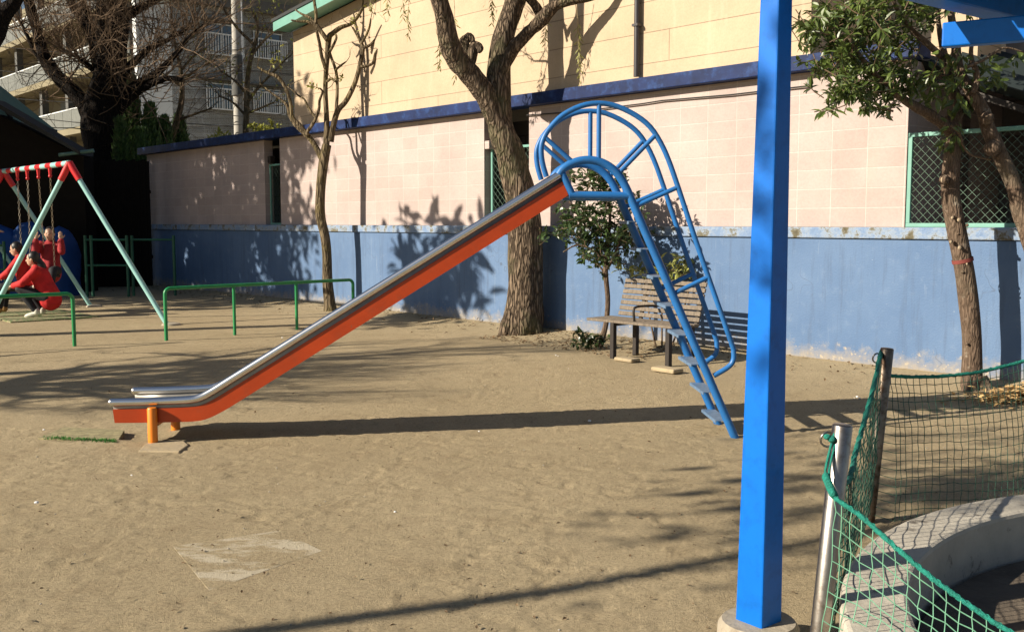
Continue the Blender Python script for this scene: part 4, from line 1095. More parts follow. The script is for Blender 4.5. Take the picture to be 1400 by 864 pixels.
for k in range(7):
    c_ = B(BL / 2 + .02, .46, .455) + bdir * (.065 * k)
    mb = MB(); mb.box(c_, (BL - .12, .048, .022), bx, bdir); mb.build('back_slat', M['wood'], be, bevel=.005)
for x in (.40, 1.2):
    mb = MB(); mb.box(B(x, .03, .19), (.055, .055, .40), bx); mb.box(B(x, .40, .19), (.055, .055, .40), bx)
    mb.box(B(x, .215, .372), (.05, .42, .035), bx); mb.bar(B(x, .47, .37), B(x, .47, .42) + bdir * .47, .045, .03); mb.build('leg', M['iron'], be, bevel=.005)
mb = MB(); xa = BL * .5
mb.tube(smooth_path([B(xa, .10, .42), B(xa, .085, .53), B(xa, .12, .575), B(xa, .28, .58), B(xa, .47, .57)], 4), .014, 8); mb.build('armrest', M['iron'], be, smooth=True)
fp = gnd(912, 508); mb = MB(); mb.box((fp.x, fp.y, .02), (.30, .16, .045), bx); tag(mb.build('stone_block', M['footing'], bevel=.015), 'flat stone block on the ground before the bench leg', 'stone')
fp = gnd(843, 494); mb = MB(); mb.box((fp.x + .12, fp.y + .05, .015), (.26, .15, .04), bx); tag(mb.build('stone_block', M['footing'], bevel=.015), 'grey stone block under the left front bench leg', 'stone')

# ------------------------------------------------------------------ blue shelter post and beams
pb = gnd(1037, 845, .10); pb.z = 0; pg = thing('shelter', 'glossy blue steel shelter with square post on concrete footing', 'shelter', (pb.x, pb.y + .06, 0))
pc = at(1037, 845, pb.y); pcz = pc.z
ptop = at(1062, -40, pb.y + .16)
def sq(c, r_, ang): return [V((c.x + r_ * math.cos(ang + k * math.pi / 2), c.y + r_ * math.sin(ang + k * math.pi / 2), c.z)) for k in range(4)]
YPO = pb.y
def half(px0, px1, Y): return (at(px1, 400, Y).x - at(px0, 400, Y).x) / 2
rb_, rt_ = half(1005, 1070, YPO), half(1040, 1083, YPO)
ang = R(-96)
lo_, hi_ = sq(V((pc.x, YPO, pcz - .05)), rb_, ang), sq(V((at(1061.5, 0, YPO).x, YPO, at(1061.5, 0, YPO).z)), rt_, ang)
k_ = (2.357 - lo_[0].z) / (hi_[0].z - lo_[0].z); top_ = [lo_[i].lerp(hi_[i], k_) for i in range(4)]
mb = MB(); mb.add(lo_ + top_, [(3, 2, 1, 0), (4, 5, 6, 7)] + [(i, (i + 1) % 4, 4 + (i + 1) % 4, 4 + i) for i in range(4)])
mb.build('post', M['post_blue'], pg, bevel=.006)
mb = MB(); mb.tube([V((pc.x, YPO, -.1)), V((pc.x, YPO, pcz - .025)), V((pc.x, YPO, pcz - .005))], [.150, .142, .128], 28); mb.build('footing', M['concrete'], pg, auto=40)
ptc = (top_[0] + top_[2]) / 2
b1, b2 = at(1235, 2, 3.94), at(1400, 38, 4.52); dA = V((b2.x - b1.x, b2.y - b1.y, 0)).normalized(); dB = V((dA.y, -dA.x, 0))
A0 = V((ptc.x, ptc.y, 0))
def beam(nm, a, b_, w, z0, z1, mat):
    mb = MB(); mb.bar(V((a.x, a.y, (z0 + z1) / 2)), V((b_.x, b_.y, (z0 + z1) / 2)), w, z1 - z0); return mb.build(nm, mat, pg, bevel=.006)
beam('beam', A0 - dA * .12, A0 + dA * 3.2, .11, 2.36, 2.49, M['post_blue'])
c2 = at(1289, 50, 4.2); zB0, zB1 = at(1289, 66, 4.2).z, at(1289, 33, 4.2).z
e2 = at(1400, 46, 4.05); dd = V((e2.x - c2.x, e2.y - c2.y, 0)).normalized()
beam('cross_beam', V((c2.x, c2.y, 0)), V((c2.x, c2.y, 0)) + dd * 2.6, .06, zB0, zB1, M['post_blue'])
mb = MB(); q = A0 + dA * 1.62; mb.box((q.x, q.y, (zB1 + 2.36) / 2), (.05, .05, max(.02, 2.36 - zB1 - .004)), dA); mb.build('bracket', M['post_blue'], pg)
beam('beam', A0 + dB * 2.4 - dA * .12, A0 + dB * 2.4 + dA * 3.2, .11, 2.36, 2.49, M['post_blue'])
for k in range(5):
    a = A0 + dA * (.9 + .6 * k); beam('rafter', a - dB * .03, a + dB * 2.5, .06, 2.493, 2.58, M['post_blue'])
a = A0 + dA * .85; mb = MB(); mb.box(a + dA * 1.25 + dB * 1.3 + V((0, 0, 2.61)), (2.9, 2.6, .05), dA); mb.build('roof_sheet', M['post_blue'], pg)
for q in (A0 + dB * 2.4, A0 + dA * 3.1, A0 + dA * 3.1 + dB * 2.4):
    mb = MB(); mb.box(q + V((0, 0, 1.2)), (.12, .12, 2.314), dA); mb.build('post', M['post_blue'], pg, bevel=.006)

# ------------------------------------------------------------------ sand pit with curved curb
SC = V((3.02, 2.61, 0)); RO, RI = 2.02, 1.80
sb = thing('sandpit', 'low curved concrete sandpit curb behind the green net', 'sandpit', SC)
def arc(mb, a0, a1, r0, r1, z0, z1, n=24):
    vs = []; fs = []
    for i in range(n + 1):
        a = R(a0 + (a1 - a0) * i / n); c_, s_ = math.cos(a), math.sin(a)
        for r_, z in ((r0, z0), (r1, z0), (r1, z1), (r0, z1)): vs.append(SC + V((r_ * c_, r_ * s_, z)))
    for i in range(n):
        for k in range(4): fs.append((i * 4 + k, i * 4 + (k + 1) % 4, (i + 1) * 4 + (k + 1) % 4, (i + 1) * 4 + k))
    fs += [(3, 2, 1, 0), (4 * n, 4 * n + 1, 4 * n + 2, 4 * n + 3)]
    mb.add(vs, fs)
mb = MB(); arc(mb, 15, 225, RI, RO, -.1, .25, 72); mb.build('curb', M['concrete_grey'], sb, bevel=.018)
mb = MB(); arc(mb, 0, 360, 0.05, RI - .025, -.1, .045, 48); mb.build('sand', M['sand_dark'], sb)
mb = MB(); arc(mb, 95, 200, 1.36, 1.42, -.05, .13, 24); mb.build('inner_border', M['wood'], sb, bevel=.008)

# ------------------------------------------------------------------ net posts and net
fb = gnd(1187, 712); ftp = at(1213, 476, fb.y - .02); ftp2 = ftp
nbp = at(1152, 580, 3.2)
nbase = V((at(1122, 864, 3.2).x, 3.2, 0)); nb_dir = nbp - at(1121, 864, 3.2); nbase = nbp - nb_dir * (nbp.z / nb_dir.z)
def net_post(label, a, b_, mt='pole'):
    th = thing('net_post', label, 'post', (a.x, a.y, 0), 'steel net posts')
    d = (b_ - a).normalized(); mb = MB(); mb.tube([a - d * .1, b_ - d * .004, b_], [.032, .032, .028], 20); mb.build('tube', M[mt], th, auto=50)
    e = b_ - d * .05 - V((.045, 0, 0)); ring = [e + V((.022 * math.cos(k * math.pi / 6), .004 * math.sin(k), .024 * math.sin(k * math.pi / 6))) for k in range(13)]
    mb = MB(); mb.tube(ring, .004, 6, False); mb.build('hook', M['pole'], th, smooth=True)
net_post('brown stained steel net post farther away beside the sandpit', fb, ftp, 'pole_rusty')
net_post('steel net post nearest the blue shelter post', nbase, nbp)
ne = thing('safety_net', 'green cord net hung on steel posts around the sandpit', 'net', (1.5, 3.8, 0))
def ropes(pts, r_, nm='rope'):
    r_ *= .85; S = smooth_path(pts, 6); mb = MB(); mb.tube(S, [r_ * (1 + .22 * math.sin(i * 1.7)) for i in range(len(S))], 8)
    for k in range(3):                       # lashing wound round it
        mb.tube([S[i] + V((r_ * 1.1 * math.cos(i * 1.4 + k * 2), .3 * r_ * math.sin(i), r_ * 1.1 * math.sin(i * 1.4 + k * 2))) for i in range(len(S))], r_ * .35, 5, False)
    mb.build(nm, M['rope'], ne, smooth=True); return S
def net(top, bot, nu, nv, r_, mat, sag=.0, seed=1, jit=.004, bag=0.0):
    """cords between a top and a bottom edge path"""
    rg_ = random.Random(seed); G = []
    def along(P, t):
        k = t * (len(P) - 1); i = min(int(k), len(P) - 2); return P[i].lerp(P[i + 1], k - i)
    for j in range(nv + 1):
        row = []
        for i in range(nu + 1):
            a, b_ = along(top, i / nu), along(bot, i / nu); p = a.lerp(b_, j / nv)
            s_ = math.sin(math.pi * j / nv)
            p = p + V((rg_.gauss(0, jit) + bag * s_ * .4, rg_.gauss(0, jit) - bag * s_, rg_.gauss(0, jit)))
            row.append(p)
        G.append(row)
    mb = MB()
    for row in G[1:]: mb.tube(row, r_, 4, False)
    for i in range(nu + 1): mb.tube([G[j][i] for j in range(nv + 1)], r_, 4, False)
    mb.build('net_panel', mat, ne)
# panel A: near post to the camera's right
ra = [at(1141, 592, 3.19), at(1131, 630, 3.17), at(1129, 652, 3.15), at(1140, 678, 3.12), at(1178, 706, 3.06), at(1225, 748, 2.96), at(1275, 790, 2.86), at(1330, 830, 2.78), at(1390, 868, 2.70), at(1480, 905, 2.6), at(1620, 930, 2.5)]
mb_ = ropes(ra[2:], .0085)
mb = MB(); mb.tube(smooth_path(ra[:4], 5), .0045, 6); mb.tube([p + V((.012, 0, 0)) for p in smooth_path(ra[:4], 5)], .004, 6)
for k in range(7):
    c_ = ra[2].lerp(ra[3], k / 7); mb.ball(c_, (.013, .013, .016), 8, 6)
mb.ball(at(1137, 600, 3.18), (.014, .012, .012), 8, 6); mb.ball(at(1131, 597, 3.18), (.013, .01, .01), 8, 6)
mb.build('knot', M['rope'], ne, smooth=True)
topA = smooth_path(ra[3:], 6); botA = [V((p.x * .985 - .05, p.y - .02, .03)) for p in topA]
net(topA, botA, 21, 12, .0018, M['net_pale'], seed=3, jit=.003, bag=.03)
# panel B: between the posts, seen almost edge on
rB = [ftp + V((-.03, 0, -.02)), at(1190, 545, 4.4), at(1172, 610, 3.9), at(1162, 652, 3.5), at(1147, 665, 3.2)]
SB = ropes(rB, .011)
net(SB, [V((p.x, p.y, .05)).lerp(V((fb.x + (nbase.x - fb.x) * i / (len(SB) - 1), fb.y + (nbase.y - fb.y) * i / (len(SB) - 1), .05)), .7) for i, p in enumerate(SB)], 34, 17, .0019, M['net_dark'], seed=5, jit=.003, bag=.02)
# panel C: far post to the right
rC = [at(1213, 513, fb.y), at(1245, 515, 4.95), at(1290, 514, 5.0), at(1335, 509, 5.05), at(1375, 500, 5.05), at(1410, 490, 5.05), at(1480, 462, 5.05)]
SCr = ropes(rC, .0095)
botC = [V((p.x - .0, p.y - .12, .03 + .012 * math.sin(i * .23))) for i, p in enumerate(SCr)]
botC[0] = V((fb.x, fb.y, .04))
net(SCr, botC, 28, 17, .0018, M['net_dark'], seed=7, jit=.0022, bag=.02)
pe_ = V((SCr[-1].x, SCr[-1].y, 0))
net_post('steel net post outside the picture edge by the tree', pe_, V((pe_.x, pe_.y, SCr[-1].z + .06)))
ea = topA[-1]; net_post('steel net post outside the picture edge by the camera', V((ea.x, ea.y, 0)), V((ea.x, ea.y, ea.z + .25)))

# ------------------------------------------------------------------ dark corner at the far left
hx = at(30, 168, 22).x - .15
zr = at(32, 166, 22).z
hut = thing('hut', 'dark hut with green sheet metal roof at the far left', 'hut', (hx - 2.5, 23.5, 0))
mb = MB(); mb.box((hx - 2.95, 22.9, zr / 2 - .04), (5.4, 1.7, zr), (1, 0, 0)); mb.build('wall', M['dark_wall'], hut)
zr = at(32, 166, 22).z
mb = MB(); mb.prism([V((hx, 22, zr)), V((hx - 1.6, 22.0, zr + 1.5)), V((hx - 4.2, 22, zr + 1.5)), V((hx - 6, 22, zr))], (0, 0, .0001)) if False else None
P0, P1, P2, P3 = V((hx, 21.9, zr)), V((hx - 6, 21.9, zr)), V((hx - 6, 23.9, zr)), V((hx, 23.9, zr)); ri0, ri1 = V((hx - 1.5, 22.9, zr + 1.5)), V((hx - 4.5, 22.9, zr + 1.5))
mb.add([P0, P1, P2, P3, ri0, ri1], [(1, 0, 4, 5), (3, 2, 5, 4), (0, 3, 4), (2, 1, 5), (0, 1, 2, 3)])
mb.build('roof', M['roof_green'], hut)
mb = MB(); mb.bar(P0 + V((.0, -.03, -.08)), P1 + V((0, -.03, -.08)), .06, .14); mb.bar(P0 + V((.03, 0, -.08)), P3 + V((.03, 0, -.08)), .06, .14)
mb.bar(P0.lerp(ri0, .02) + V((0, 0, .02)), ri0 + V((0, 0, .03)), .05, .05); mb.build('roof_trim', M['roof_dark'], hut)
sx0, sx1 = at(-5, 300, 21.3).x, at(112, 300, 21.3).x
sh = thing('shed', 'low shed coloured black for shade, with sloping roof behind the blue tarpaulins', 'shed', ((sx0 + sx1) / 2, 22, 0))
za, zb_ = at(32, 174, 21.3).z, at(112, 207, 21.3).z
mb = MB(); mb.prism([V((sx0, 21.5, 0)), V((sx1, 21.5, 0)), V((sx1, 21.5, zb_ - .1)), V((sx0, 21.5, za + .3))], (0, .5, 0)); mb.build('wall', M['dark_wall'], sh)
mb = MB(); mb.prism([V((sx1 + .05, 21.2, zb_ - .08)), V((sx1 + .05, 21.2, zb_ + .0)), V((sx0, 21.2, za + .6)), V((sx0, 21.2, za + .5))], (0, .7, 0)); mb.build('roof', M['roof_dark'], sh)
mb = MB(); q = at(103, 209, 21.2); mb.tube([q + V((-.35, 0, -.05)), q + V((.35, .1, .05))], .04, 8); mb.build('gutter', M['roof_green'], sh)
# board fence that closes the corner; its black is shade put in the colour
fx0, fx1 = at(105, 300, 23.2).x, at(206, 300, 23.2).x
bf = thing('board_fence', 'tall board fence coloured black for shade, between the shed and pink wall', 'fence', ((fx0 + fx1) / 2, 23.2, 0))
mb = MB(); n_ = 22
for i in range(n_):
    x = fx0 + (fx1 - fx0) * (i + .5) / n_; mb.box((x, 23.2 + .008 * (i % 2), 1.45), ((fx1 - fx0) / n_ - .006, .03, 2.9 + .04 * (i % 3)))
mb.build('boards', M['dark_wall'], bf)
mb = MB(); mb.bar((fx0, 23.25, .7), (fx1, 23.25, .7), .05, .08); mb.bar((fx0, 23.25, 2.2), (fx1, 23.25, 2.2), .05, .08); mb.build('fence_rail', M['dark_wall'], bf)
# green metal railings in front of the boards
def railing(label, px0, px1, ytop, ybot, Y, nmid):
    a, b_ = at(px0, ytop, Y), at(px1, ytop, Y); th = thing('metal_railing', label, 'railing', (a.x, Y, 0), 'dark green railings at the back')
    for x in [a.x, b_.x] + ([a.x + .12] if nmid > 1 else []):
        mb = MB(); mb.tube([(x, Y, -.1), (x, Y, a.z)], .03, 10); mb.build('post', M['fence_green'], th, auto=50)
    for k in range(nmid):
        z = a.z * (.93 - .42 * k); mb = MB(); mb.tube([(a.x, Y, z), (b_.x, Y, z)], .022, 8); mb.build('rail', M['fence_green'], th, auto=50)
railing('dark green railing with two bars behind the swing legs', 116, 173, 322, 398, 20.2, 2)
railing('dark green railing next to the blue wall corner', 180, 237, 322, 398, 20.4, 1)
railing('dark green railing in front of the blue tarpaulins', -40, 5, 330, 398, 19.6, 2)
# tarpaulin heaps
def heap(label, px, py, sx, sz, Y, seed):
    c = at(px, py, Y); mb = MB(); nu, nv = 26, 16; r_ = random.Random(seed); o3 = V((r_.uniform(0, 50), 0, 0)); vs = []; fs = []
    H = sz
    for j in range(nv + 1):
        for i in range(nu):
            a = 2 * math.pi * i / nu; t = j / nv
            e = (1 - t ** 3.5) ** .5 if t < 1 else 0
            x, y, z = sx * math.cos(a) * e, .6 * math.sin(a) * e, H * t
            n3 = mnoise.noise(V((x * 2, y * 2, z * 1.6)) + o3) * .16 + abs(mnoise.noise(V((x * 5, y * 5, z * 3)) + o3)) * .07
            vs.append(V((c.x + x * (1 + n3), Y + y * (1 + n3), z * (1 + n3 * .4) - .02)))
    for j in range(nv):
        for i in range(nu): fs.append((j * nu + i, j * nu + (i + 1) % nu, (j + 1) * nu + (i + 1) % nu, (j + 1) * nu + i))
    mb.add(vs, fs); o = mb.build('tarpaulin', M['tarp'], smooth=True)
    tag(o, label, 'tarpaulin', 'blue tarpaulin heaps')
heap('humped blue tarpaulin heap, tallest in the middle', 44, 340, .52, at(42, 298, 20.6).z, 20.6, 1)
heap('squarish blue tarpaulin heap beside the dark railing', 82, 340, .36, at(80, 307, 20.7).z, 20.7, 2)
heap('blue tarpaulin heap at the left picture edge', 2, 340, .62, at(2, 306, 20.5).z, 20.5, 3)

# big dark tree
YD = 26.5
dt = thing('tree', 'huge dark tree with thick fork and dense bare twigs', 'tree', (at(140, 400, YD).x, YD, 0))
mb = MB()
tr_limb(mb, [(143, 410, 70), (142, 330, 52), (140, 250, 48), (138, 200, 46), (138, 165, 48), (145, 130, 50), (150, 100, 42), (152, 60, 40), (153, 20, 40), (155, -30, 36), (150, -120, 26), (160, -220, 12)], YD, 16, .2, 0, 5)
dl = [[(132, 180, 26), (120, 150, 24), (104, 130, 20), (84, 110, 18), (68, 92, 17), (58, 70, 15), (50, 40, 14), (40, 5, 13), (32, -40, 10), (10, -90, 6)],
      [(140, 90, 24), (128, 50, 18), (112, 25, 14), (98, 5, 11), (85, -20, 8), (75, -60, 5)],
      [(135, 60, 14), (122, 30, 10), (112, 0, 9), (105, -40, 6)],
      [(150, 150, 24), (172, 128, 15), (192, 114, 12), (215, 100, 10), (240, 75, 7), (258, 52, 5), (285, 30, 3)],
      [(150, 170, 20), (168, 145, 13), (190, 125, 10), (225, 108, 8), (250, 110, 5)],
      [(155, 120, 18), (175, 95, 12), (200, 70, 9), (230, 55, 6), (262, 35, 4)],
      [(160, 30, 18), (185, 15, 11), (215, 0, 8), (250, -20, 5)],
      [(70, 95, 9), (50, 75, 6), (40, 55, 5), (28, 30, 3)], [(132, 100, 10), (115, 85, 6), (106, 78, 4)]]
tips = []
for L in dl:
    S, _r = tr_limb(mb, L, YD, 10, .2, rg.uniform(-1.2, .8), 4); tips.append(S)
tr_limb(mb, [(-35, 110, 40), (-18, 70, 30), (2, 25, 24), (22, 0, 18), (45, -40, 12)], YD - 5, 12, .2, 0, 4)
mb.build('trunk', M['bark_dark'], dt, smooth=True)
tw = MB(); rg = random.Random(51)
for S in tips:
    for k in range(34):
        i = rg.randrange(len(S) // 5, len(S)); d = (S[i] - S[i - 1]).normalized()
        grow(tw, None, S[i], d * .5 + V((rg.gauss(0, .8), rg.gauss(0, .8), rg.gauss(.15, .6))), rg.uniform(1.0, 2.0), .018, 2, rg, .55, 0, 0, .12, 4, 0, .22, 4, .35, .6)
for k in range(40):
    p = at(rg.uniform(125, 168), rg.uniform(-60, 180), YD - .4); grow(tw, None, p, V((rg.gauss(0, 1), rg.gauss(-.4, .6), rg.gauss(.2, .4))), rg.uniform(1.0, 2.0), .016, 2, rg, .55, 0, 0, .12, 4, 0, .22, 4, .35, .6)
tw.build('twigs', M['twig_brown'], dt)

# thin bare trees behind the low roof
def bare(label, path, Y, seed, limbs_, leafy):
    th = thing('tree', label, 'tree', (at(path[0][0], path[0][1], Y).x, Y, 0)); mb = MB(); tw = MB(); lf = MB(); r_ = random.Random(seed)
    base = at(path[0][0], path[0][1], Y); mb.tube([V((base.x, Y, -.1)), base], [path[0][2] / 2 * Y / F * 1.3, path[0][2] / 2 * Y / F], 10)
    S, _ = tr_limb(mb, path, Y, 9, .12, 0, 4); allS = [S]
    for L in limbs_: allS.append(tr_limb(mb, L, Y, 7, .12, r_.uniform(-.6, .6), 3)[0])
    for S in allS:
        for k in range(7):
            i = r_.randrange(len(S) // 3, len(S)); d = (S[i] - S[i - 1]).normalized()
            grow(tw, lf if leafy else None, S[i], d * .6 + V((r_.gauss(0, .6), r_.gauss(0, .6), r_.gauss(.3, .4))), r_.uniform(.5, 1.1), .011, 1, r_, .55, .10, 2, .12, 4, 0, .2, 3, .45)
    mb.build('trunk', M['bark_pruned'], th, smooth=True); tw.build('twigs', M['twig'], th)
    if leafy: lf.build('leaves', M['leaf_yellow'], th)
bare('thin bare tree with yellow leaves before the utility pole', [(336, 185, 8), (337, 150, 8), (338, 115, 7), (342, 85, 6), (349, 60, 5), (352, 35, 4), (346, 18, 3)], 27, 61,
     [[(338, 140, 5), (355, 118, 4), (375, 98, 3), (392, 80, 2)], [(338, 130, 5), (320, 110, 3), (305, 100, 2)], [(348, 62, 4), (325, 40, 4), (305, 12, 3), (295, -5, 3)], [(345, 75, 4), (362, 55, 3), (380, 40, 2)], [(338, 155, 4), (352, 150, 3), (375, 140, 2)], [(337, 160, 4), (318, 140, 3), (300, 132, 2)]], True)
bare('thin bare tree before grey apartment wall beside the cypresses', [(232, 200, 9), (240, 172, 9), (247, 145, 8), (249, 120, 7), (247, 95, 5), (241, 70, 4), (238, 50, 3)], 28, 62,
     [[(248, 118, 5), (228, 105, 4), (212, 98, 3)], [(248, 112, 4), (270, 95, 3), (294, 82, 2)], [(249, 95, 4), (264, 78, 3), (282, 66, 2)], [(242, 165, 4), (262, 158, 3), (290, 148, 2)]], False)
# cypresses
def cypress(label, px, ytop, ybot, w, Y, seed):
    a, b_ = at(px, ytop, Y), at(px, ybot, Y); th = thing('cypress', label, 'tree', (b_.x, Y, 0), 'dark cypresses beside the big tree'); r_ = random.Random(seed)
    mb = MB(); mb.tube([(b_.x, Y, -.1), (b_.x, Y, a.z - .3)], [.08, .02], 8); mb.build('trunk', M['bark_dark'], th)
    lf = MB(); rad = w / 2 * Y / F
    for k in range(1500):
        t = r_.random() ** .8; z = b_.z - .3 + (a.z - b_.z + .3) * t; rr = rad * (1 - t) ** .6 * (.65 + .5 * abs(math.sin(k * 1.7 + t * 9)))
        an = r_.uniform(0, 6.28); q = rr * r_.random() ** .4
        lf.leaf((b_.x + q * math.cos(an), Y + q * math.sin(an), z), V((math.cos(an) * .5, math.sin(an) * .5, 1 + r_.gauss(0, .3))), V((math.cos(an), math.sin(an), .2)), r_.uniform(.15, .3), .09)
    lf.build('crown', M['leaf_conifer'], th)
for k, a in enumerate(((183, 112, 236, 34, 27.5), (208, 150, 236, 30, 26.5), (168, 170, 240, 26, 25.8), (226, 168, 215, 26, 27.5), (246, 166, 212, 22, 28.2), (196, 185, 250, 34, 25.2))):
    cypress(['tall narrow cypress right behind the dark tree trunk', 'cypress with a pointed top between two taller neighbours', 'dark low cypress against the trunk of the big tree', 'bright green cypress tip above the pink wall corner', 'slim cypress sprig farthest from the dark tree trunk', 'bushy cypress overhanging the end of the pink wall'][k], *a, 70 + k)
tw = MB(); lf = MB(); rg = random.Random(81); yb = 24.5
bu = thing('shrub', 'round yellow green bush showing above the low roof', 'shrub', (at(362, 185, yb).x, yb, 0))
for a in ((358, 176, 20, 8, 22), (376, 178, 12, 7, 12), (298, 186, 20, 5, 8)): leafball(lf, tw, *a, yb, .3, .12, .05, rg)
p = at(362, 185, yb); tw.tube([(p.x, yb, -.1), p], [.05, .02], 6)
lf.build('leaves', M['leaf_yellow'], bu); tw.build('stems', M['twig'], bu)

# ------------------------------------------------------------------ utility pole and wires
YU = 33; pu = at(327, 200, YU)
up = thing('utility_pole', 'grey concrete utility pole in front of apartment building', 'utility pole', (pu.x, YU, 0))
mb = MB(); mb.tube([(pu.x, YU, -.2), (pu.x, YU, 11)], [.17, .13], 14); mb.build('shaft', M['pole_conc'], up, auto=50)
mb = MB(); mb.tube([(pu.x + .2, YU - .05, 3), (pu.x + .2, YU - .05, 10.5)], .03, 8); mb.build('conduit', M['pipe_white'], up, auto=50)
mb = MB(); mb.tube([(pu.x, YU, 5.6), (pu.x, YU, 6.9)], .19, 14); mb.build('band', M['apart_dark'], up, auto=50)
WRS = [((-20, 62), (400, 60)), ((-20, 95), (400, 92)), ((-20, 132), (400, 120)), ((-20, 152), (400, 165)), ((230, 138), (420, 150)), ((200, 40), (400, 104)), ((230, 72), (420, 84))]
for k, (a, b_) in enumerate(WRS):
    A, B_ = at(*a, YU - .3), at(*b_, YU - .3); mb = MB(); n_ = 14
    mb.tube([A.lerp(B_, i / n_) - V((0, 0, .35 * math.sin(math.pi * i / n_))) for i in range(n_ + 1)], .014, 5)
    mb.build('wire', M['wire'], up)

# ------------------------------------------------------------------ apartment block behind
YA = 46; cA = at(188, 100, YA); C0 = V((cA.x, YA, 0))
ab = thing('apartment_building', 'grey apartment block with white railed windows and cream corridors', 'building', C0)
XR = V((WN.x * -1, WN.y * -1, 0))           # receding to the right
XL = WAX                                     # receding to the left
def aface(org, ax, nrm):
    def f(s, d, z): return org + ax * s + nrm * d + V((0, 0, z))
    return f
fr = aface(C0, XR, -WAX); fl = aface(C0, XL, WN)
roofz = 11.7
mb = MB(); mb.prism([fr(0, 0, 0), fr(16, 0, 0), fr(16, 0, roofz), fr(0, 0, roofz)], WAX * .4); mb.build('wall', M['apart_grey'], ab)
mb = MB(); mb.prism([fr(-.3, .35, roofz + .003), fr(16, .35, roofz + .003), fr(16, .35, roofz + .55), fr(-.3, .35, roofz + .55)], WAX * 10.5); mb.build('roof', M['apart_dark'], ab)
mb = MB(); mb.prism([fr(2, -1.5, roofz + .56), fr(16, -1.5, roofz + .56), fr(16, -1.5, roofz + 4), fr(2, -1.5, roofz + 4)], WAX * 6); mb.build('penthouse', M['apart_cream'], ab)
def sfor(px):                                # distance along the right face for a pixel column
    r = ray(px, 100); nrm = -WAX; o = V((0, 0, EYE)) - C0; k = -o.dot(nrm) / r.dot(nrm); return (V((0, 0, EYE)) + r * k - C0).dot(XR)
def zfor(px, py):
    r = ray(px, py); nrm = -WAX; o = V((0, 0, EYE)) - C0; k = -o.dot(nrm) / r.dot(nrm); return EYE + r.z * k
for x0, x1, ya, yr, yb_ in ((280, 327, 30, 46, 74), (346, 386, 42, 54, 80), (280, 326, 112, 121, 149), (344, 382, 120, 126, 154)):
    s0, s1 = sfor(x0), sfor(x1); zt, zr_, zb2 = zfor(x0, ya), zfor(x0, yr), zfor(x0, yb_)
    mb = MB(); mb.prism([fr(s0, .02, zb2), fr(s1, .02, zb2), fr(s1, .02, zt), fr(s0, .02, zt)], WAX * -.03 + V((0, 0, 0))); w_ = mb.build('window', M['apart_dark'], ab)
    mb = MB()
    for q in range(2):
        a = s0 + (s1 - s0) * (.08 + .45 * q); b_ = s0 + (s1 - s0) * (.45 + .45 * q)
        mb.prism([fr(a, .055, zb2 + .1), fr(b_, .055, zb2 + .1), fr(b_, .055, zt - .08), fr(a, .055, zt - .08)], WAX * -.01)
    mb.build('pane', M['glass'], w_)
    mb = MB()
    for s_ in (s0 + .05, (s0 + s1) / 2, s1 - .05): mb.bar(fr(s_, .07, zb2), fr(s_, .07, zt), .05, .04, XR)
    mb.bar(fr(s0, .07, zt - .05), fr(s1, .07, zt - .05), .05, .05); mb.build('frame', M['white_metal'], w_)
    mb = MB(); mb.prism([fr(s0 - .15, .0, zt + .1), fr(s1 + .15, .0, zt + .1), fr(s1 + .15, .4, zt + .1), fr(s0 - .15, .4, zt + .1)], (0, 0, .08)); mb.build('canopy', M['apart_dark'], w_)
    mb = MB(); ns = 15
    mb.bar(fr(s0 - .1, .35, zr_), fr(s1 + .1, .35, zr_), .05, .06); mb.bar(fr(s0 - .1, .35, zb2), fr(s1 + .1, .35, zb2), .05, .06)
    for i in range(ns + 1):
        s_ = s0 - .1 + (s1 - s0 + .2) * i / ns; mb.bar(fr(s_, .35, zb2), fr(s_, .35, zr_), .035, .035, XR)
    for s_ in (s0 - .1, s1 + .1): mb.bar(fr(s_, 0, zr_), fr(s_, .35, zr_), .04, .04)
    mb.build('railing', M['white_metal'], ab)
# grooves and wall lamps on the grey face
mb = MB()
for z in (3.3, 6.1, 8.9): mb.prism([fr(0, .003, z), fr(16, .003, z), fr(16, .003, z + .05), fr(0, .003, z + .05)], WAX * -.012)
mb.build('string_course', M['apart_dark'], ab)
s_ = sfor(306); z_ = zfor(306, 96); mb = MB(); mb.prism([fr(s_, .02, z_ - .3), fr(s_ + .2, .02, z_ - .3), fr(s_ + .2, .02, z_ + .3), fr(s_, .02, z_ + .3)], WAX * -.15); mb.build('meter_box', M['white_metal'], ab)
# cream wing: access corridors
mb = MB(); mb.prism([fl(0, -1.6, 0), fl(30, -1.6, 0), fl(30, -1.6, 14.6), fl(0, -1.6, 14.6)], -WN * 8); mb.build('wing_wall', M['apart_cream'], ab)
for k in range(5):
    z = .4 + 2.8 * k
    mb = MB(); mb.prism([fl(.42, .25, z), fl(30, .25, z), fl(30, .25, z + .32), fl(.42, .25, z + .32)], -WN * 1.84); mb.build('floor_slab', M['apart_cream'], ab)
    mb = MB()
    for i in range(22):
        a = .45 + i * 1.32; mb.prism([fl(a, .18, z + .36), fl(a + 1.28, .18, z + .36), fl(a + 1.28, .18, z + 1.25), fl(a, .18, z + 1.25)], -WN * .05)
    mb.build('balcony_panels', M['panel_grey'], ab)
    mb = MB(); mb.bar(fl(.45, .16, z + 1.30), fl(30, .16, z + 1.30), .07, .06); mb.build('handrail', M['white_metal'], ab)
for i in range(6):
    a = 1.2 + i * 4.2; mb = MB(); mb.prism([fl(a, -.1, 0), fl(a + .4, -.1, 0), fl(a + .4, -.1, 14.6), fl(a, -.1, 14.6)], -WN * .35); mb.build('pillar', M['apart_dark'], ab)
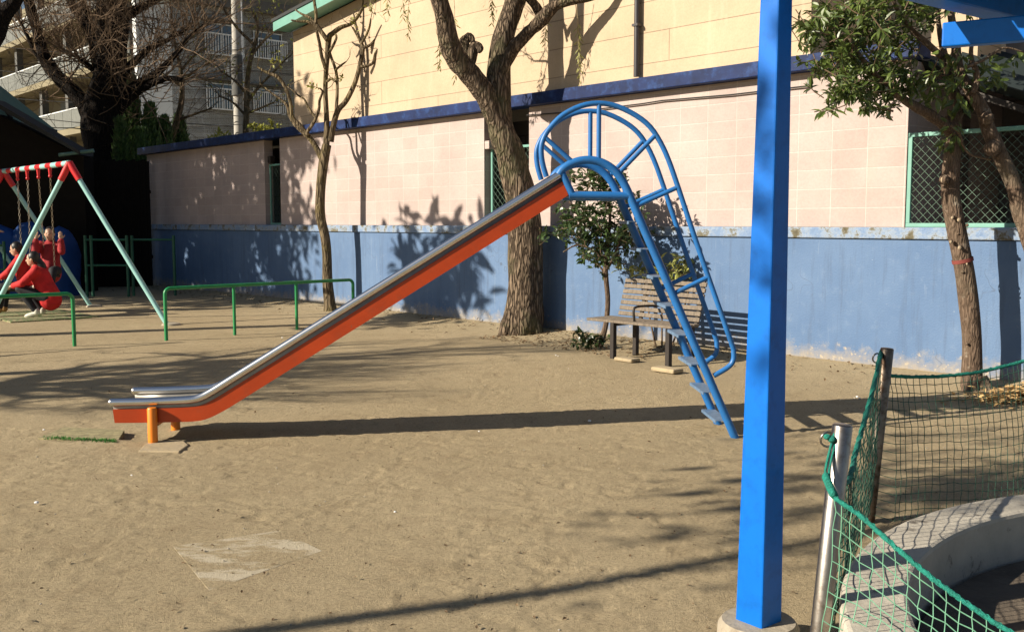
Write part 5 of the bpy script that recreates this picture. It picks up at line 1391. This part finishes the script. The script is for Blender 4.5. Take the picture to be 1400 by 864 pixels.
for k in range(4):
    for i in range(7):
        a = 2.4 + i * 4.0; z = .75 + 2.8 * k; mb = MB(); mb.prism([fl(a, -1.57, z), fl(a + .9, -1.57, z), fl(a + .9, -1.57, z + 2), fl(a, -1.57, z + 2)], -WN * .025); mb.build('door', M['panel_grey'], ab)

# ------------------------------------------------------------------ trees standing outside the picture to the left (their shadows fall into it)
SAZ = R(20); SEL = R(26.5)
sd = V((math.cos(SAZ), math.sin(SAZ), 0))
def evergreen(label, x, y, zc_, rx, rz_, n_, L, seed, mat='leaf_dark', lw=.5, block=False, base=None):
    th = thing('tree', label, 'tree', (x, y, 0)); r_ = random.Random(seed)
    bx_, by_ = base or (x, y)
    mb = MB(); mb.tube([(bx_, by_, -.2), (bx_ + .02, by_, zc_ * .5), (bx_, by_, zc_ * .86), (x * .7 + bx_ * .3, y * .7 + by_ * .3, zc_), (x, y + .05, zc_ + rz_ * .5)], [.07, .06, .05, .035, .03] if base else [.2, .15, .1, .08, .05], 10, True, .15)
    cs = []
    for k in range(int(n_ / 26)):
        an = r_.uniform(0, 6.28); ph = math.acos(r_.uniform(-1, 1)); q = r_.random() ** .4
        if block:
            q = math.sqrt(r_.random()); cs.append(V((x + rx * q * math.cos(an), y + rx * q * math.sin(an), zc_ + rz_ * r_.uniform(-1, 1)))); continue
        cs.append(V((x + rx * q * math.sin(ph) * math.cos(an), y + rx * q * math.sin(ph) * math.sin(an), zc_ + rz_ * q * math.cos(ph))))
    lf = MB()
    for c_ in cs:
        if r_.random() < .5: mb.tube([V((x, y, zc_ - rz_ * .4)).lerp(c_, .05), V((x, y, zc_ - rz_ * .2)).lerp(c_, .6), c_], [.04, .02, .006], 5)
        for j in range(26):
            p = c_ + V((r_.gauss(0, .26), r_.gauss(0, .26), r_.gauss(0, .2)))
            l_ = L * r_.uniform(.7, 1.3); lf.leaf(p, V((r_.gauss(0, 1), r_.gauss(0, 1), r_.gauss(-.2, .7))), V((r_.gauss(0, .6), r_.gauss(0, .6), 1)), l_, l_ * lw)
    mb.build('trunk', M['bark_dark'], th, smooth=True); lf.build('crown', M[mat], th)
wp = W(wt(300), 0, 1.5); c_ = wp - sd * 9; evergreen('broad dense evergreen left of the picture shading the far wall', c_.x, c_.y, 6.1, 3.15, 2.6, 9000, .30, 91, block=True)
c_ = V((-9.6, 24.6, 0)) - sd * 9; evergreen('dense evergreen left of the picture shading the dark shed', c_.x - 1, c_.y - .6, 5.6, 3.2, 3.4, 14000, .30, 92, block=True)
wp = W(wt(600), 0, .6); t_ = 8.6; c_ = wp - sd * t_; evergreen('broad leaved tree left of the picture throwing a leafy shadow', c_.x, c_.y, 0.55 + t_ * math.tan(SEL), 1.15, .9, 420, .45, 93, 'leaf_right', .34)
def bigbare(label, x, y, h, seed, leafy=False):
    th = thing('tree', label, 'tree', (x, y, 0)); r_ = random.Random(seed); mb = MB(); tw = MB(); lf = MB()
    mb.tube([(x, y, -.2), (x + .05, y, h * .25), (x - .05, y + .05, h * .45)], [.17, .13, .11], 12, True, .15)
    for k in range(8):
        an = k * 6.28 / 8 + r_.uniform(-.3, .3); grow(tw, lf if leafy else None, (x - .05, y + .05, h * (.44 + .02 * k)), V((math.cos(an), math.sin(an), r_.uniform(.3, 1.3))), h * .24, .075, 3, r_, .65, .11, 5, .1, 6, 0, .28, 4, .4, .66)
    mb.build('trunk', M['bark_pruned'], th, smooth=True); tw.build('limbs', M['bark_pruned'], th)
    if leafy: lf.build('leaves', M['leaf_right'], th)
for (px, py, t_, h_, sd_, nm) in ((540, 503, 9.4, 5.6, 94, 'bare pruned tree left of the picture shadowing the sand by the slide'), (360, 512, 8.6, 5.4, 96, 'bare limbed tree left of the picture near the green rails'), (760, 476, 10.5, 6.0, 97, 'tall bare tree left of the picture shadowing the bench')):
    g_ = gnd(px, py); c_ = g_ - sd * t_; bigbare(nm, c_.x, c_.y, h_, sd_)
g_ = gnd(1175, 690); g2_ = gnd(880, 790)
c_ = g_ - sd * 9.2; b_ = g2_ - sd * 9.8
evergreen('sparse leafy tree left of the camera dappling the blue post', c_.x, c_.y, 9.2 * math.tan(SEL) + .9, 1.4, 1.5, 1050, .15, 95, 'leaf_right', .4, base=(b_.x, b_.y))

# ------------------------------------------------------------------ light
world = bpy.data.worlds.new('World'); scene.world = world; world.use_nodes = True
wn = world.node_tree; bg = wn.nodes['Background']
sky = wn.nodes.new('ShaderNodeTexSky'); sky.sky_type = 'NISHITA'; sky.sun_disc = False
sunv = V((-math.cos(SEL) * sd.x, -math.cos(SEL) * sd.y, math.sin(SEL)))      # towards the sun
sky.sun_elevation = SEL; sky.sun_rotation = math.atan2(sunv.x, sunv.y)
sky.air_density = 1; sky.dust_density = .6; sky.altitude = 50
wn.links.new(sky.outputs[0], bg.inputs['Color']); bg.inputs['Strength'].default_value = .05
su = bpy.data.lights.new('sun', 'SUN'); su.energy = 5.0; su.angle = R(.5); su.color = (1, .90, .74)
so_ = bpy.data.objects.new('sun', su); col.objects.link(so_)
so_.rotation_euler = (-sunv).to_track_quat('-Z', 'Y').to_euler()

# ------------------------------------------------------------------ camera and output
cam = bpy.data.cameras.new('camera'); cam.sensor_width = 36; cam.lens = 36 * F / 1400; cam.clip_end = 2000; cam.clip_start = .05
co = bpy.data.objects.new('camera', cam); col.objects.link(co)
co.location = (0, 0, EYE); co.rotation_euler = (R(90) - PITCH, 0, 0)
scene.camera = co
scene.view_settings.view_transform = 'Standard'; scene.view_settings.look = 'None'
scene.view_settings.exposure = .72; scene.view_settings.gamma = 1
scene.cycles.max_bounces = 6; scene.cycles.diffuse_bounces = 1
